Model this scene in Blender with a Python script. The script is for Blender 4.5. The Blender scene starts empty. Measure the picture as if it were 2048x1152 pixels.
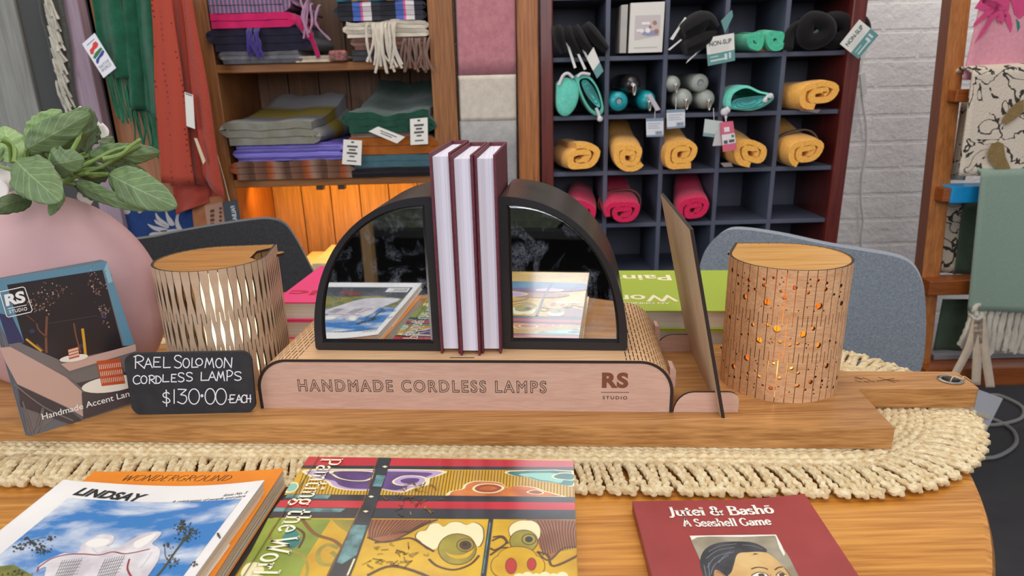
import bpy, bmesh, math, random
from mathutils import Vector as V, Matrix
from mathutils.geometry import delaunay_2d_cdt
R=random.Random(7)
SC=bpy.context.scene; COL=SC.collection
# ---------------------------------------------------------------- camera
FPX,CX,CY=1420.,1024.,650.
TH=math.radians(19.2); RO=math.radians(1.47)
T=0.74                                   # table top height
CAM=V((0,0,T+.354))
FW=V((0,math.cos(TH),-math.sin(TH))); RT=V((1,0,0)); UP=RT.cross(FW)
CR=math.cos(RO)*RT-math.sin(RO)*UP; CU=math.cos(RO)*UP+math.sin(RO)*RT
cd=bpy.data.cameras.new('camera'); cam=bpy.data.objects.new('camera',cd); COL.objects.link(cam)
m=Matrix((CR,CU,-FW)).transposed().to_4x4(); m.translation=CAM; cam.matrix_world=m
cd.sensor_width=36; cd.lens=36*FPX/2048; cd.shift_y=(CY-576)/2048; cd.clip_start=.02
cd.dof.use_dof=True; cd.dof.focus_distance=.74; cd.dof.aperture_fstop=11
SC.camera=cam
SC.view_settings.view_transform='Standard'; SC.view_settings.look='None'
SC.view_settings.gamma=1; SC.view_settings.use_curve_mapping=False
SC.view_settings.exposure=-0.05
# ---------------------------------------------------------------- light
w=bpy.data.worlds.new('shop_light'); SC.world=w; w.use_nodes=True
w.node_tree.nodes['Background'].inputs[0].default_value=(.93,.95,1,1)
w.node_tree.nodes['Background'].inputs[1].default_value=.52
def area(name,loc,aim,size,power,color=(1,1,1),sy=None):
    l=bpy.data.lights.new(name,'AREA'); l.energy=power; l.color=color; l.size=size
    if sy: l.shape='RECTANGLE'; l.size_y=sy
    o=bpy.data.objects.new(name,l); COL.objects.link(o); o.location=loc
    o.rotation_euler=(V(aim)-V(loc)).to_track_quat('-Z','Y').to_euler(); o['kind']='helper'; return o
area('ceiling_light',(.2,.5,2.75),(.2,.9,.7),1.3,15,(1,.93,.82))
area('ceiling_light',(-.3,1.75,2.7),(-.1,2.1,.9),1.2,16,(1,.92,.8))
area('front_fill_light',(.45,-1.2,1.7),(.1,1.9,.85),1.7,25,(.97,.97,1),1.0)  # added soft fill behind the camera, lifts shelf fronts and cell backs
area('window_light',(-2.6,-.9,1.9),(0,1.0,.9),1.5,34,(.86,.92,1))
def spot(name,loc,aim,power,ang,color,blend=.3,rad=.02):
    l=bpy.data.lights.new(name,'SPOT'); l.energy=power; l.color=color; l.spot_size=math.radians(ang); l.spot_blend=blend; l.shadow_soft_size=rad
    o=bpy.data.objects.new(name,l); COL.objects.link(o); o.location=loc
    o.rotation_euler=(V(aim)-V(loc)).to_track_quat('-Z','Y').to_euler(); o['kind']='helper'; return o
spot('wall_spot',(1.15,1.9,2.5),(1.2,2.42,1.15),28,62,(1,.86,.72),.6)
# ---------------------------------------------------------------- pixel -> place on a chosen plane
def ray(x,y): return FW+CR*((x-CX)/FPX)-CU*((y-CY)/FPX)
def atz(x,y,z):                          # on the level z above the table
    d=ray(x,y); return CAM+d*((T+z-CAM.z)/d.z)
def aty(x,y,Y):                          # on the upright plane at depth Y
    d=ray(x,y); return CAM+d*(Y/d.y)
def atp(x,y,p,n):
    d=ray(x,y); return CAM+d*((V(p)-CAM).dot(n)/d.dot(n))
# ---------------------------------------------------------------- materials
def lin(h):
    h=h.lstrip('#'); o=[]
    for i in (0,2,4):
        c=int(h[i:i+2],16)/255; o.append(c/12.92 if c<=.04045 else ((c+.055)/1.055)**2.4)
    return (*o,1)
MC={}
def N(nt,t,**k):
    n=nt.nodes.new(t)
    for a,b in k.items():
        if a in n.inputs: n.inputs[a].default_value=b
        else: setattr(n,a,b)
    return n
def base(name,c,rough=.6,metal=0,spec=.5,coat=0):
    m=bpy.data.materials.new(name); m.use_nodes=True; nt=m.node_tree; p=nt.nodes['Principled BSDF']
    p.inputs['Base Color'].default_value=lin(c); p.inputs['Roughness'].default_value=rough
    p.inputs['Metallic'].default_value=metal; p.inputs['Specular IOR Level'].default_value=spec
    p.inputs['Coat Weight'].default_value=coat; p.inputs['Coat Roughness'].default_value=.12
    return m,nt,p
def mixc(nt,p,fac,c1,c2):
    x=N(nt,'ShaderNodeMix',data_type='RGBA'); nt.links.new(fac,x.inputs[0])
    x.inputs[6].default_value=lin(c1); x.inputs[7].default_value=lin(c2)
    nt.links.new(x.outputs[2],p.inputs['Base Color']); return x
def bump(nt,p,h,st,dist=.002):
    b=N(nt,'ShaderNodeBump',Strength=st,Distance=dist); nt.links.new(h,b.inputs['Height']); nt.links.new(b.outputs[0],p.inputs['Normal'])
def ocoord(nt,scale=(1,1,1),rot=(0,0,0)):
    t=N(nt,'ShaderNodeTexCoord'); mp=N(nt,'ShaderNodeMapping'); mp.inputs['Scale'].default_value=scale; mp.inputs['Rotation'].default_value=rot
    nt.links.new(t.outputs['Object'],mp.inputs[0]); return mp.outputs[0]
def ramp(nt,src,a,b):
    r=N(nt,'ShaderNodeMapRange'); r.inputs[1].default_value=a; r.inputs[2].default_value=b; nt.links.new(src,r.inputs[0]); return r.outputs[0]
def plain(c,rough=.6,metal=0,coat=0,spec=.5,var=None,vs=30,bm=0,bs=200,name=None):
    k=('p',c,rough,metal,coat,spec,var,vs,bm,bs)
    if k in MC: return MC[k]
    m,nt,p=base(name or 'finish_'+c.strip('#'),c,rough,metal,spec,coat)
    if var:
        n=N(nt,'ShaderNodeTexNoise',Scale=vs,Detail=5.); nt.links.new(ocoord(nt),n.inputs[0]); mixc(nt,p,ramp(nt,n.outputs[0],.35,.65),c,var)
    if bm:
        n=N(nt,'ShaderNodeTexNoise',Scale=bs,Detail=3.); nt.links.new(ocoord(nt),n.inputs[0]); bump(nt,p,n.outputs[0],bm)
    MC[k]=m; return m
def wood(c1,c2,axis=0,scale=1.,rough=.45,coat=0,rot=0,knot=None,fine=1.):
    k=('w',c1,c2,axis,scale,rough,coat,rot,fine)
    if k in MC: return MC[k]
    m,nt,p=base('wood_'+c1.strip('#'),c1,rough,0,.4,coat)
    s=[85*scale]*3; s[axis]=4.5*scale
    co=ocoord(nt,s,(0,0,rot))
    n=N(nt,'ShaderNodeTexNoise',Scale=1.,Detail=8.,Roughness=.72,Distortion=.5); nt.links.new(co,n.inputs[0])
    s2=[520*scale]*3; s2[axis]=22*scale
    n2=N(nt,'ShaderNodeTexNoise',Scale=1.,Detail=2.); nt.links.new(ocoord(nt,s2,(0,0,rot)),n2.inputs[0])
    a=N(nt,'ShaderNodeMath',operation='MULTIPLY_ADD'); nt.links.new(n2.outputs[0],a.inputs[0]); a.inputs[1].default_value=.75*fine; nt.links.new(n.outputs[0],a.inputs[2])
    mixc(nt,p,ramp(nt,a.outputs[0],.66,1.08),c1,c2); bump(nt,p,n2.outputs[0],.15,.0006)
    MC[k]=m; return m
def fabric(c1,c2=None,scale=700,bs=.5,rough=.95,vs=40,rib=None,sheen=.3):
    k=('f',c1,c2,scale,bs,rough,vs,rib)
    if k in MC: return MC[k]
    m,nt,p=base('cloth_'+c1.strip('#'),c1,rough,0,.2); p.inputs['Sheen Weight'].default_value=sheen; p.inputs['Sheen Roughness'].default_value=.5
    co=ocoord(nt); n=N(nt,'ShaderNodeTexNoise',Scale=scale,Detail=2.); nt.links.new(co,n.inputs[0])
    h=n.outputs[0]
    if c2:
        n3=N(nt,'ShaderNodeTexNoise',Scale=vs,Detail=4.); nt.links.new(co,n3.inputs[0])
        a=N(nt,'ShaderNodeMath',operation='ADD'); nt.links.new(n3.outputs[0],a.inputs[0]); nt.links.new(n.outputs[0],a.inputs[1])
        mixc(nt,p,ramp(nt,a.outputs[0],.75,1.25),c1,c2)
    if rib is not None:
        wv=N(nt,'ShaderNodeTexWave',Scale=rib[1],Distortion=.6,bands_direction='XYZ'[rib[0]]); nt.links.new(co,wv.inputs[0]); h=wv.outputs['Fac']
    bump(nt,p,h,bs,.0015); MC[k]=m; return m
def stripes(cols,axis,period,blur=.0,offset=0.,name='striped_cloth',bs=.5,rough=.95):
    m,nt,p=base(name,cols[0][1],rough,0,.2)
    t=N(nt,'ShaderNodeTexCoord'); sx=N(nt,'ShaderNodeSeparateXYZ'); nt.links.new(t.outputs['Object'],sx.inputs[0])
    n=N(nt,'ShaderNodeTexNoise',Scale=60.,Detail=3.); nt.links.new(t.outputs['Object'],n.inputs[0])
    a=N(nt,'ShaderNodeMath',operation='MULTIPLY_ADD'); nt.links.new(sx.outputs[axis],a.inputs[0]); a.inputs[1].default_value=1/period; a.inputs[2].default_value=offset
    b=N(nt,'ShaderNodeMath',operation='MULTIPLY_ADD'); nt.links.new(n.outputs[0],b.inputs[0]); b.inputs[1].default_value=blur; nt.links.new(a.outputs[0],b.inputs[2])
    f=N(nt,'ShaderNodeMath',operation='FRACT'); nt.links.new(b.outputs[0],f.inputs[0])
    cr=N(nt,'ShaderNodeValToRGB'); cr.color_ramp.interpolation='CONSTANT' if not blur else 'LINEAR'
    el=cr.color_ramp.elements
    while len(el)<len(cols): el.new(.5)
    for e,(q,c) in zip(el,cols): e.position=q; e.color=lin(c)
    nt.links.new(f.outputs[0],cr.inputs[0]); nt.links.new(cr.outputs[0],p.inputs['Base Color'])
    n2=N(nt,'ShaderNodeTexNoise',Scale=600.,Detail=2.); nt.links.new(t.outputs['Object'],n2.inputs[0]); bump(nt,p,n2.outputs[0],bs,.0015)
    return m
def glow(c,st,name='glow'):
    m,nt,p=base(name,c,.5); p.inputs['Emission Color'].default_value=lin(c); p.inputs['Emission Strength'].default_value=st; return m
# ---------------------------------------------------------------- mesh builder
def catmull(pts,n=6,closed=False):
    P=[V(p) for p in pts]; L=len(P); out=[]
    for i in range(L if closed else L-1):
        g=(lambda j:P[j%L]) if closed else (lambda j:P[max(0,min(L-1,j))])
        a,b,c,d=g(i-1),g(i),g(i+1),g(i+2)
        for k in range(n):
            t=k/n; out.append(.5*((2*b)+(c-a)*t+(2*a-5*b+4*c-d)*t*t+(3*b-a-3*c+d)*t**3))
    if not closed: out.append(P[-1])
    return out
class MB:
    def __init__(s): s.v=[]; s.f=[]; s.m=[]; s.s=[]
    def add(s,vs,fs,mi=0,sm=False):
        o=len(s.v); s.v+=[V(p) for p in vs]
        for f in fs: s.f.append([i+o for i in f]); s.m.append(mi); s.s.append(sm)
        return s
    def frame(s,o,ax,ay,az,mi=0):        # oriented box: corner o, three edge vectors
        o,ax,ay,az=V(o),V(ax),V(ay),V(az); q=[o,o+ax,o+ax+ay,o+ay]; q+=[p+az for p in q]
        return s.add(q,[(3,2,1,0),(4,5,6,7),(0,1,5,4),(1,2,6,5),(2,3,7,6),(3,0,4,7)],mi)
    def box(s,x0,x1,y0,y1,z0,z1,mi=0): return s.frame((x0,y0,z0),(x1-x0,0,0),(0,y1-y0,0),(0,0,z1-z0),mi)
    def prism(s,poly,vec,mi=0,mis=None,sm=False,flip=False):
        n=len(poly); P=[V(p) for p in poly]; Q=[p+V(vec) for p in P]
        a=list(range(n)); b=list(range(n,2*n))
        s.add(P+Q,[a[::-1],b],mi); 
        s.add(P+Q,[(i,(i+1)%n,n+(i+1)%n,n+i) for i in range(n)],mi if mis is None else mis,sm); return s
    def poly(s,pts,mi=0): return s.add(pts,[list(range(len(pts)))],mi)
    def grid(s,fn,nu,nv,mi=0,cu=False,cv=False,sm=True):
        U=nu if cu else nu+1; W=nv if cv else nv+1
        vs=[fn(i/nu,j/nv) for i in range(U) for j in range(W)]
        fs=[(i*W+j,((i+1)%U)*W+j,((i+1)%U)*W+(j+1)%W,i*W+(j+1)%W) for i in range(nu) for j in range(nv)]
        return s.add(vs,fs,mi,sm)
    def lathe(s,prof,c=(0,0,0),n=32,mi=0,sx=1,sy=1):
        c=V(c); k=len(prof)
        vs=[c+V((r*math.cos(2*math.pi*i/n)*sx,r*math.sin(2*math.pi*i/n)*sy,z)) for i in range(n) for r,z in prof]
        return s.add(vs,[(i*k+j,((i+1)%n)*k+j,((i+1)%n)*k+j+1,i*k+j+1) for i in range(n) for j in range(k-1)],mi,True)
    def tube(s,pts,r,n=8,mi=0,closed=False,twist=None,flat=1.,up=(0,0,1)):
        P=[V(p) for p in pts]; L=len(P); vs=[]; fs=[]; u=V(up); d=0.
        for i in range(L):
            t=(P[(i+1)%L]-P[i-1]) if closed else P[min(i+1,L-1)]-P[max(i-1,0)]
            if t.length<1e-9: t=V((0,0,1))
            t.normalize(); a=u-t*u.dot(t)
            if a.length<1e-4: a=t.orthogonal()
            a.normalize(); u=a; b=t.cross(a); rr=r[i] if isinstance(r,(list,tuple)) else r
            if i: d+=(P[i]-P[i-1]).length
            for k in range(n):
                q=2*math.pi*k/n; f=1.
                if twist: f=.58+.52*abs(math.cos(twist[0]*.5*(q-twist[1]*d)))
                vs.append(P[i]+(a*math.cos(q)*flat+b*math.sin(q))*rr*f)
        for i in range(L if closed else L-1):
            j=(i+1)%L; fs+=[(i*n+k,i*n+(k+1)%n,j*n+(k+1)%n,j*n+k) for k in range(n)]
        s.add(vs,fs,mi,True)
        if not closed:
            o=len(s.v)-len(vs); s.f+=[[o+k for k in range(n)][::-1],[o+(L-1)*n+k for k in range(n)]]; s.m+=[mi,mi]; s.s+=[False,False]
        return s
    def band(s,path,th,fn,y0,y1,ny=1,mi=0,end=None):   # ribbon with a 2D path (a,b), thickness th, swept y0..y1 ; fn(a,b,y)->xyz
        P=[V((p[0],p[1],0)) for p in path]; L=len(P); A=[];B=[]
        for i in range(L):
            t=P[min(i+1,L-1)]-P[max(i-1,0)]; t.normalize(); nn=V((-t.y,t.x,0))*th/2; A.append(P[i]+nn); B.append(P[i]-nn)
        ring=A+B[::-1]; k=len(ring); vs=[]
        for j in range(ny+1):
            y=y0+(y1-y0)*j/ny; vs+=[fn(p.x,p.y,y) for p in ring]
        fs=[(j*k+i,j*k+(i+1)%k,(j+1)*k+(i+1)%k,(j+1)*k+i) for j in range(ny) for i in range(k)]
        o=len(s.v); s.add(vs,fs,mi,True)
        for j,fl in ((0,True),(ny,False)):
            for i in range(L-1):
                q=[j*k+i,j*k+i+1,j*k+k-2-i,j*k+k-1-i]; s.f.append([o+x for x in (q if fl else q[::-1])]); s.m.append(mi if end is None else end); s.s.append(False)
        return s
    def merge(s,o,mi=None):
        b=len(s.v); s.v+=o.v; s.f+=[[i+b for i in f] for f in o.f]; s.m+=o.m if mi is None else [mi]*len(o.f); s.s+=o.s; return s
WL={}
def thing(name,label,cat,loc,group=None):
    o=bpy.data.objects.new(name,None); COL.objects.link(o); o.location=V(loc); o.empty_display_size=.02
    o['label']=label; o['category']=cat
    if group: o['group']=group
    WL[o.name]=V(loc); return o
def part(name,mb,mats,parent=None,bev=0,seg=2,ang=40,label=None,origin=None,world=True,rec=True):
    if not isinstance(mats,(list,tuple)): mats=[mats]
    if parent is not None: o=V(WL[parent.name]) if world else V((0,0,0))
    elif origin is not None: o=V(origin)
    else:
        o=V(((min(v.x for v in mb.v)+max(v.x for v in mb.v))/2,(min(v.y for v in mb.v)+max(v.y for v in mb.v))/2,min(v.z for v in mb.v)))
    me=bpy.data.meshes.new(name); me.from_pydata([v-o for v in mb.v],[],mb.f)
    for m in mats: me.materials.append(m)
    me.polygons.foreach_set('material_index',mb.m); me.polygons.foreach_set('use_smooth',mb.s); me.update()
    if rec:
        bm=bmesh.new(); bm.from_mesh(me); bmesh.ops.recalc_face_normals(bm,faces=bm.faces); bm.to_mesh(me); bm.free()
    if any(mb.s) and ang: me.set_sharp_from_angle(angle=math.radians(ang))
    ob=bpy.data.objects.new(name,me); COL.objects.link(ob)
    if parent is not None: ob.parent=parent; WL[ob.name]=V(WL[parent.name])
    else: ob.location=o; WL[ob.name]=o
    if label: ob['label']=label
    if bev:
        b=ob.modifiers.new('edge','BEVEL'); b.width=bev; b.segments=seg; b.limit_method='ANGLE'; b.angle_limit=math.radians(40)
    return ob
def solo(name,mb,mats,label,cat,group=None,**k):
    o=part(name,mb,mats,**k); o['label']=label; o['category']=cat
    if group: o['group']=group
    return o
def struct(name,mb,mats,**k):
    o=part(name,mb,mats,**k); o['kind']='structure'; return o
# ---------------------------------------------------------------- flat lettering
def text2d(s,size=1.,off=0,shear=0,align='LEFT',space=1.,line=0):
    c=bpy.data.curves.new('lettering','FONT'); c.body=s; c.size=size; c.offset=off; c.shear=shear; c.align_x=align; c.resolution_u=5; c.space_character=space
    if line: c.fill_mode='NONE'; c.bevel_depth=line; c.bevel_resolution=0
    o=bpy.data.objects.new('lettering',c); COL.objects.link(o); dg=bpy.context.evaluated_depsgraph_get()
    me=o.evaluated_get(dg).to_mesh(); vs=[(v.co.x,v.co.y) for v in me.vertices]; fs=[list(p.vertices) for p in me.polygons]
    o.evaluated_get(dg).to_mesh_clear(); bpy.data.objects.remove(o); bpy.data.curves.remove(c); return vs,fs
def fit(vs,x0,x1,y0=None,y1=None):        # scale lettering into a box (y optional: keep aspect)
    ax,bx=min(v[0] for v in vs),max(v[0] for v in vs); ay,by=min(v[1] for v in vs),max(v[1] for v in vs)
    k=(x1-x0)/(bx-ax)
    if y1 is None: return [(x0+(v[0]-ax)*k,(y0 or 0)+(v[1]-ay)*k) for v in vs]
    h=(y1-y0)/(by-ay); return [(x0+(v[0]-ax)*k,y0+(v[1]-ay)*h) for v in vs]
def put(mb,vf,fn,mi=0): vs,fs=vf; mb.add([fn(*v) for v in vs],fs,mi)
def stroke(mb,pts,wd,fn,mi=0,smooth=True,nib=None,n=5):
    if not smooth and len(pts)>2:
        for i in range(len(pts)-1):
            p,q=V(pts[i]),V(pts[i+1]); e=(q-p).normalized()*(nib[1]*.35 if nib else wd*.35); stroke(mb,[tuple(p-e),tuple(q+e)],wd,fn,mi,False,nib)
        return
    P=[V((p[0],p[1],0)) for p in pts]
    if smooth and len(P)>2: P=catmull(P,n)
    L=len(P); a=[];b=[]
    for i in range(L):
        t=P[min(i+1,L-1)]-P[max(i-1,0)]
        if t.length<1e-9: t=V((1,0,0))
        t.normalize(); k=wd*.5
        if nib: k=.5*(nib[0]+(nib[1]-nib[0])*abs(t.y*.96+t.x*.28))
        q=V((-t.y,t.x,0))*k; a.append(P[i]+q); b.append(P[i]-q)
    vs=[fn(p.x,p.y) for p in a]+[fn(p.x,p.y) for p in b]
    mb.add(vs,[(i,i+1,L+i+1,L+i) for i in range(L-1)],mi)
def arc(cx,cy,rx,ry,a0,a1,n=12): return [(cx+rx*math.cos(math.radians(a0+(a1-a0)*i/n)),cy+ry*math.sin(math.radians(a0+(a1-a0)*i/n))) for i in range(n+1)]
# capital stroke alphabet on a unit box (x 0..1, y 0..1): list of (points, smooth)
O_=arc(.5,.5,.5,.5,90,450,20)
CAP={'R':[([(.12,0),(.14,1)],0),([(-.05,.9),(.4,1.02),(.85,.85),(.75,.6),(.15,.48)],1),([(.3,.5),(1,0)],0)],
'A':[([(0,0),(.5,1),(1,0)],0),([(.15,.35),(.85,.35)],0)],'E':[([(.95,1),(.1,1),(.05,0),(1,0)],0),([(.1,.52),(.8,.52)],0)],
'L':[([(.1,1),(.05,0),(1,.03)],0)],'S':[([(.95,.85),(.7,1),(.25,.98),(.1,.75),(.4,.55),(.85,.4),(.9,.15),(.5,0),(.05,.1)],1)],
'O':[(O_,1)],'M':[([(0,0),(.2,1),(.5,.3),(.8,1),(1,0)],0)],'N':[([(0,0),(.1,1),(.9,0),(1,1)],0)],
'C':[([(.95,.85),(.6,1),(.15,.8),(.02,.4),(.25,.05),(.6,0),(.98,.15)],1)],'D':[([(.1,0),(.12,1)],0),([(0,.98),(.6,.9),(1,.5),(.65,.08),(.02,.02)],1)],
'P':[([(.12,0),(.15,1)],0),([(0,.95),(.5,1.02),(.95,.8),(.7,.5),(.15,.42)],1)],'H':[([(.1,1),(.1,0)],0),([(.9,1),(.9,0)],0),([(-.1,.5),(1.15,.5)],0)],
'1':[([(.5,1),(.5,0)],0)],'3':[([(.1,1),(.95,.98)],0),([(.95,.98),(.35,.62)],0),([(.35,.62),(.85,.55),(.95,.25),(.6,0),(.05,.15)],1)],'0':[(O_,1)],
'.':[(arc(.5,.5,.28,.28,0,360,8),1)],'$':[([(.9,.75),(.6,.85),(.15,.75),(.2,.55),(.75,.42),(.95,.22),(.5,.1),(.05,.22)],1),([(.5,1.05),(.55,-.15)],0)],
'T':[([(0,1),(1,1)],0),([(.5,1),(.5,0)],0)],'I':[([(.5,1),(.5,0)],0)],'W':[([(0,1),(.27,0),(.5,.85),(.73,0),(1,1)],0)],'G':[([(.95,.85),(.6,1),(.15,.8),(.02,.4),(.25,.05),(.6,0),(.95,.2)],1),([(.95,.2),(.95,.45),(.6,.45)],0)],'U':[([(.05,1),(.05,.3),(.3,0),(.7,0),(.95,.3),(.95,1)],1)],'V':[([(0,1),(.5,0),(1,1)],0)]}
def capline(mb,s,boxes,wd,fn,mi=0,nib=None,shear=0):
    for ch,(x,y,ww,h) in zip(s,boxes):
        for pts,sm in CAP[ch]: stroke(mb,[(x+p[0]*ww+shear*p[1]*h,y+p[1]*h) for p in pts],wd,fn,mi,bool(sm),nib)
# roman letters with serifs; x-height .62, cap 1, ascender 1.05 ; (advance, strokes, serif spots)
def _b(*a): return [([*p],s) for p,s in a]
SER={'a':(.5,[([(.1,.5),(.25,.62),(.4,.5),(.4,.08),(.5,.02)],1),([(.4,.36),(.15,.3),(.08,.12),(.2,0),(.4,.12)],1)],[]),
'e':(.52,[([(.1,.34),(.46,.36),(.38,.58),(.24,.62),(.09,.4),(.12,.1),(.28,0),(.46,.12)],1)],[]),
'h':(.62,[([(.14,1.02),(.14,0)],0),([(.14,.45),(.32,.61),(.46,.5),(.48,0)],1)],[(.14,0),(.48,0),(.1,1.02)]),
'i':(.3,[([(.15,.6),(.15,0)],0),(arc(.15,.85,.045,.045,0,360,6),1)],[(.15,0),(.11,.6)]),'l':(.3,[([(.15,1.02),(.15,0)],0)],[(.15,0),(.11,1.02)]),
'n':(.62,[([(.14,.6),(.14,0)],0),([(.14,.42),(.32,.61),(.46,.5),(.48,0)],1)],[(.14,0),(.48,0),(.1,.6)]),
'm':(.92,[([(.14,.6),(.14,0)],0),([(.14,.42),(.3,.61),(.44,.5),(.46,0)],1),([(.46,.42),(.62,.61),(.76,.5),(.78,0)],1)],[(.14,0),(.46,0),(.78,0),(.1,.6)]),
'o':(.56,[(arc(.28,.31,.2,.31,90,450,16),1)],[]),'s':(.44,[([(.36,.5),(.25,.61),(.1,.55),(.11,.4),(.33,.25),(.36,.08),(.2,0),(.07,.1)],1)],[]),
't':(.42,[([(.17,.90),(.17,.45),(.17,.1),(.26,0),(.38,.08)],1),([(-.02,.58),(.37,.58)],0)],[]),'u':(.62,[([(.13,.6),(.13,.15),(.26,0),(.46,.15)],1),([(.47,.6),(.47,0)],0)],[(.1,.6),(.44,.6),(.5,0)]),
'r':(.42,[([(.14,.6),(.14,0)],0),([(.14,.4),(.26,.6),(.38,.56)],1)],[(.14,0),(.1,.6)]),'d':(.6,[([(.46,1.02),(.46,0)],0),(arc(.27,.31,.19,.31,60,-240,14),1)],[(.42,1.02),(.5,0)]),
'g':(.54,[(arc(.25,.4,.16,.21,90,450,12),1),([(.14,.2),(.1,.06),(.36,0),(.48,-.16),(.28,-.3),(.08,-.18),(.2,-.02)],1),([(.38,.54),(.5,.6)],0)],[]),
'J':(.42,[([(.25,1),(.25,.1),(.12,-.18),(-.02,-.14)],1)],[(.25,1)]),'B':(.7,[([(.16,1),(.16,0)],0),([(.16,1),(.5,.92),(.5,.62),(.16,.54)],1),([(.16,.54),(.6,.45),(.58,.06),(.16,0)],1)],[(.14,1),(.14,0)]),
'P':(.64,[([(.16,1),(.16,0)],0),([(.16,1),(.55,.9),(.52,.52),(.16,.45)],1)],[(.14,1),(.16,0)]),'A':(.72,[([(.06,0),(.36,1),(.66,0)],0),([(.18,.35),(.54,.35)],0)],[(.06,0),(.66,0)]),
'S':(.56,[([(.46,.8),(.32,1),(.12,.88),(.15,.62),(.44,.42),(.48,.12),(.25,0),(.07,.2)],1)],[]),'G':(.74,[([(.62,.8),(.4,1),(.12,.8),(.08,.35),(.3,0),(.62,.12)],1),([(.62,.42),(.62,.1)],0)],[(.62,.42)]),
'W':(1.,[([(.05,1),(.3,0),(.5,.8),(.72,0),(.95,1)],0)],[(.05,1),(.95,1)]),'&':(.82,[([(.74,.5),(.55,.12),(.3,0),(.1,.15),(.12,.38),(.45,.68),(.4,.95),(.22,.95),(.2,.72),(.75,0)],1)],[(.74,.5)]),' ':(.3,[],[]),
'C':(.7,[([(.6,.8),(.38,1),(.12,.8),(.08,.35),(.3,0),(.6,.15)],1)],[]),'ō':(.56,[(arc(.28,.31,.2,.31,90,450,16),1),([(.12,.84),(.44,.84)],0)],[])}
def serif(s,nib=(.06,.125),sw=.055):              # -> builder lettering in line units
    mb=MB(); x=0.; fn=lambda a,b:V((a,b,0))
    for ch in s:
        adv,st,se=SER[ch]
        for pts,sm in st: stroke(mb,[(x+p[0],p[1]) for p in pts],0,fn,0,bool(sm),nib)
        for sx,sy in se: stroke(mb,[(x+sx-.11,sy),(x+sx+.11,sy)],sw,fn,0,False)
        x+=adv
    return [(v.x,v.y) for v in mb.v],mb.f
# ---------------------------------------------------------------- plates and sheets with real cut-outs
def cut(outline,holes,pts=()):
    vs=[];es=[]
    for lp in [outline]+holes:
        o=len(vs); vs+=[V((p[0],p[1])) for p in lp]; es+=[(o+i,o+(i+1)%len(lp)) for i in range(len(lp))]
    vs+=[V((p[0],p[1])) for p in pts]
    r=delaunay_2d_cdt(vs,es,[list(range(len(outline)))],1,1e-6); v2=r[0]; fs=[]
    hb=[(min(p[0] for p in h),max(p[0] for p in h),min(p[1] for p in h),max(p[1] for p in h),h) for h in holes]
    def inside(x,y,h):
        c=False;j=len(h)-1
        for i in range(len(h)):
            if (h[i][1]>y)!=(h[j][1]>y) and x<(h[j][0]-h[i][0])*(y-h[i][1])/(h[j][1]-h[i][1])+h[i][0]: c=not c
            j=i
        return c
    for f in r[2]:
        cx=sum(v2[i].x for i in f)/len(f); cy=sum(v2[i].y for i in f)/len(f)
        if not any(a<cx<b and c<cy<d and inside(cx,cy,h) for a,b,c,d,h in hb): fs.append(list(f))
    return v2,fs
def sheet(mb,v2,fs,top,bot,mt=0,me=1,mbk=None,sm=False):
    n=len(v2); A=[top(p.x,p.y) for p in v2]; B=[bot(p.x,p.y) for p in v2]
    mb.add(A,fs,mt,sm); mb.add(B,[f[::-1] for f in fs],mt if mbk is None else mbk,sm)
    ct={}
    for f in fs:
        for i in range(len(f)):
            e=(f[i],f[(i+1)%len(f)]); ct[e]=1
    ed=[e for e in ct if (e[1],e[0]) not in ct]
    mb.add(A+B,[(b,a,a+n,b+n) for a,b in ed],me); return mb
def rrect(x0,x1,y0,y1,r,n=6):
    o=[]
    for cx,cy,a in ((x1-r,y1-r,0),(x0+r,y1-r,90),(x0+r,y0+r,180),(x1-r,y0+r,270)): o+=arc(cx,cy,r,r,a,a+90,n)
    return o
def basis(o,yaw):
    a=math.radians(yaw); o=V(o); u=V((math.cos(a),math.sin(a),0)); v=V((-math.sin(a),math.cos(a),0))
    return (lambda x,y,z=0.: o+u*x+v*y+V((0,0,z))),u,v
BURN=plain('#2a1d18',.8)
# ================================================================ SETTING
mfl=plain('#3d3c3e',.55,var='#34333a',vs=9,name='dark_floor')
mb=MB(); mb.box(-3,3,-3.2,2.42,-.05,0); struct('floor',mb,mfl)
# painted brick wall
m,nt,p=base('painted_brick','#eeebea',.7); MBR=m
co=ocoord(nt,(1,1,1),(math.radians(90),0,0))
br=N(nt,'ShaderNodeTexBrick',Scale=1.); nt.links.new(co,br.inputs[0])
for k,v_ in (('Mortar Size',.008),('Mortar Smooth',.6),('Brick Width',.24),('Row Height',.086)): br.inputs[k].default_value=v_
n1=N(nt,'ShaderNodeTexNoise',Scale=38.,Detail=6.,Roughness=.6); nt.links.new(ocoord(nt),n1.inputs[0])
a=N(nt,'ShaderNodeMath',operation='MULTIPLY_ADD'); nt.links.new(br.outputs['Fac'],a.inputs[0]); a.inputs[1].default_value=-.55; nt.links.new(ramp(nt,n1.outputs[0],.3,.75),a.inputs[2])
bump(nt,p,a.outputs[0],.42,.008)
mb=MB(); mb.box(-3,3,2.42,2.5,0,2.9); struct('wall_back',mb,MBR)
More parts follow.
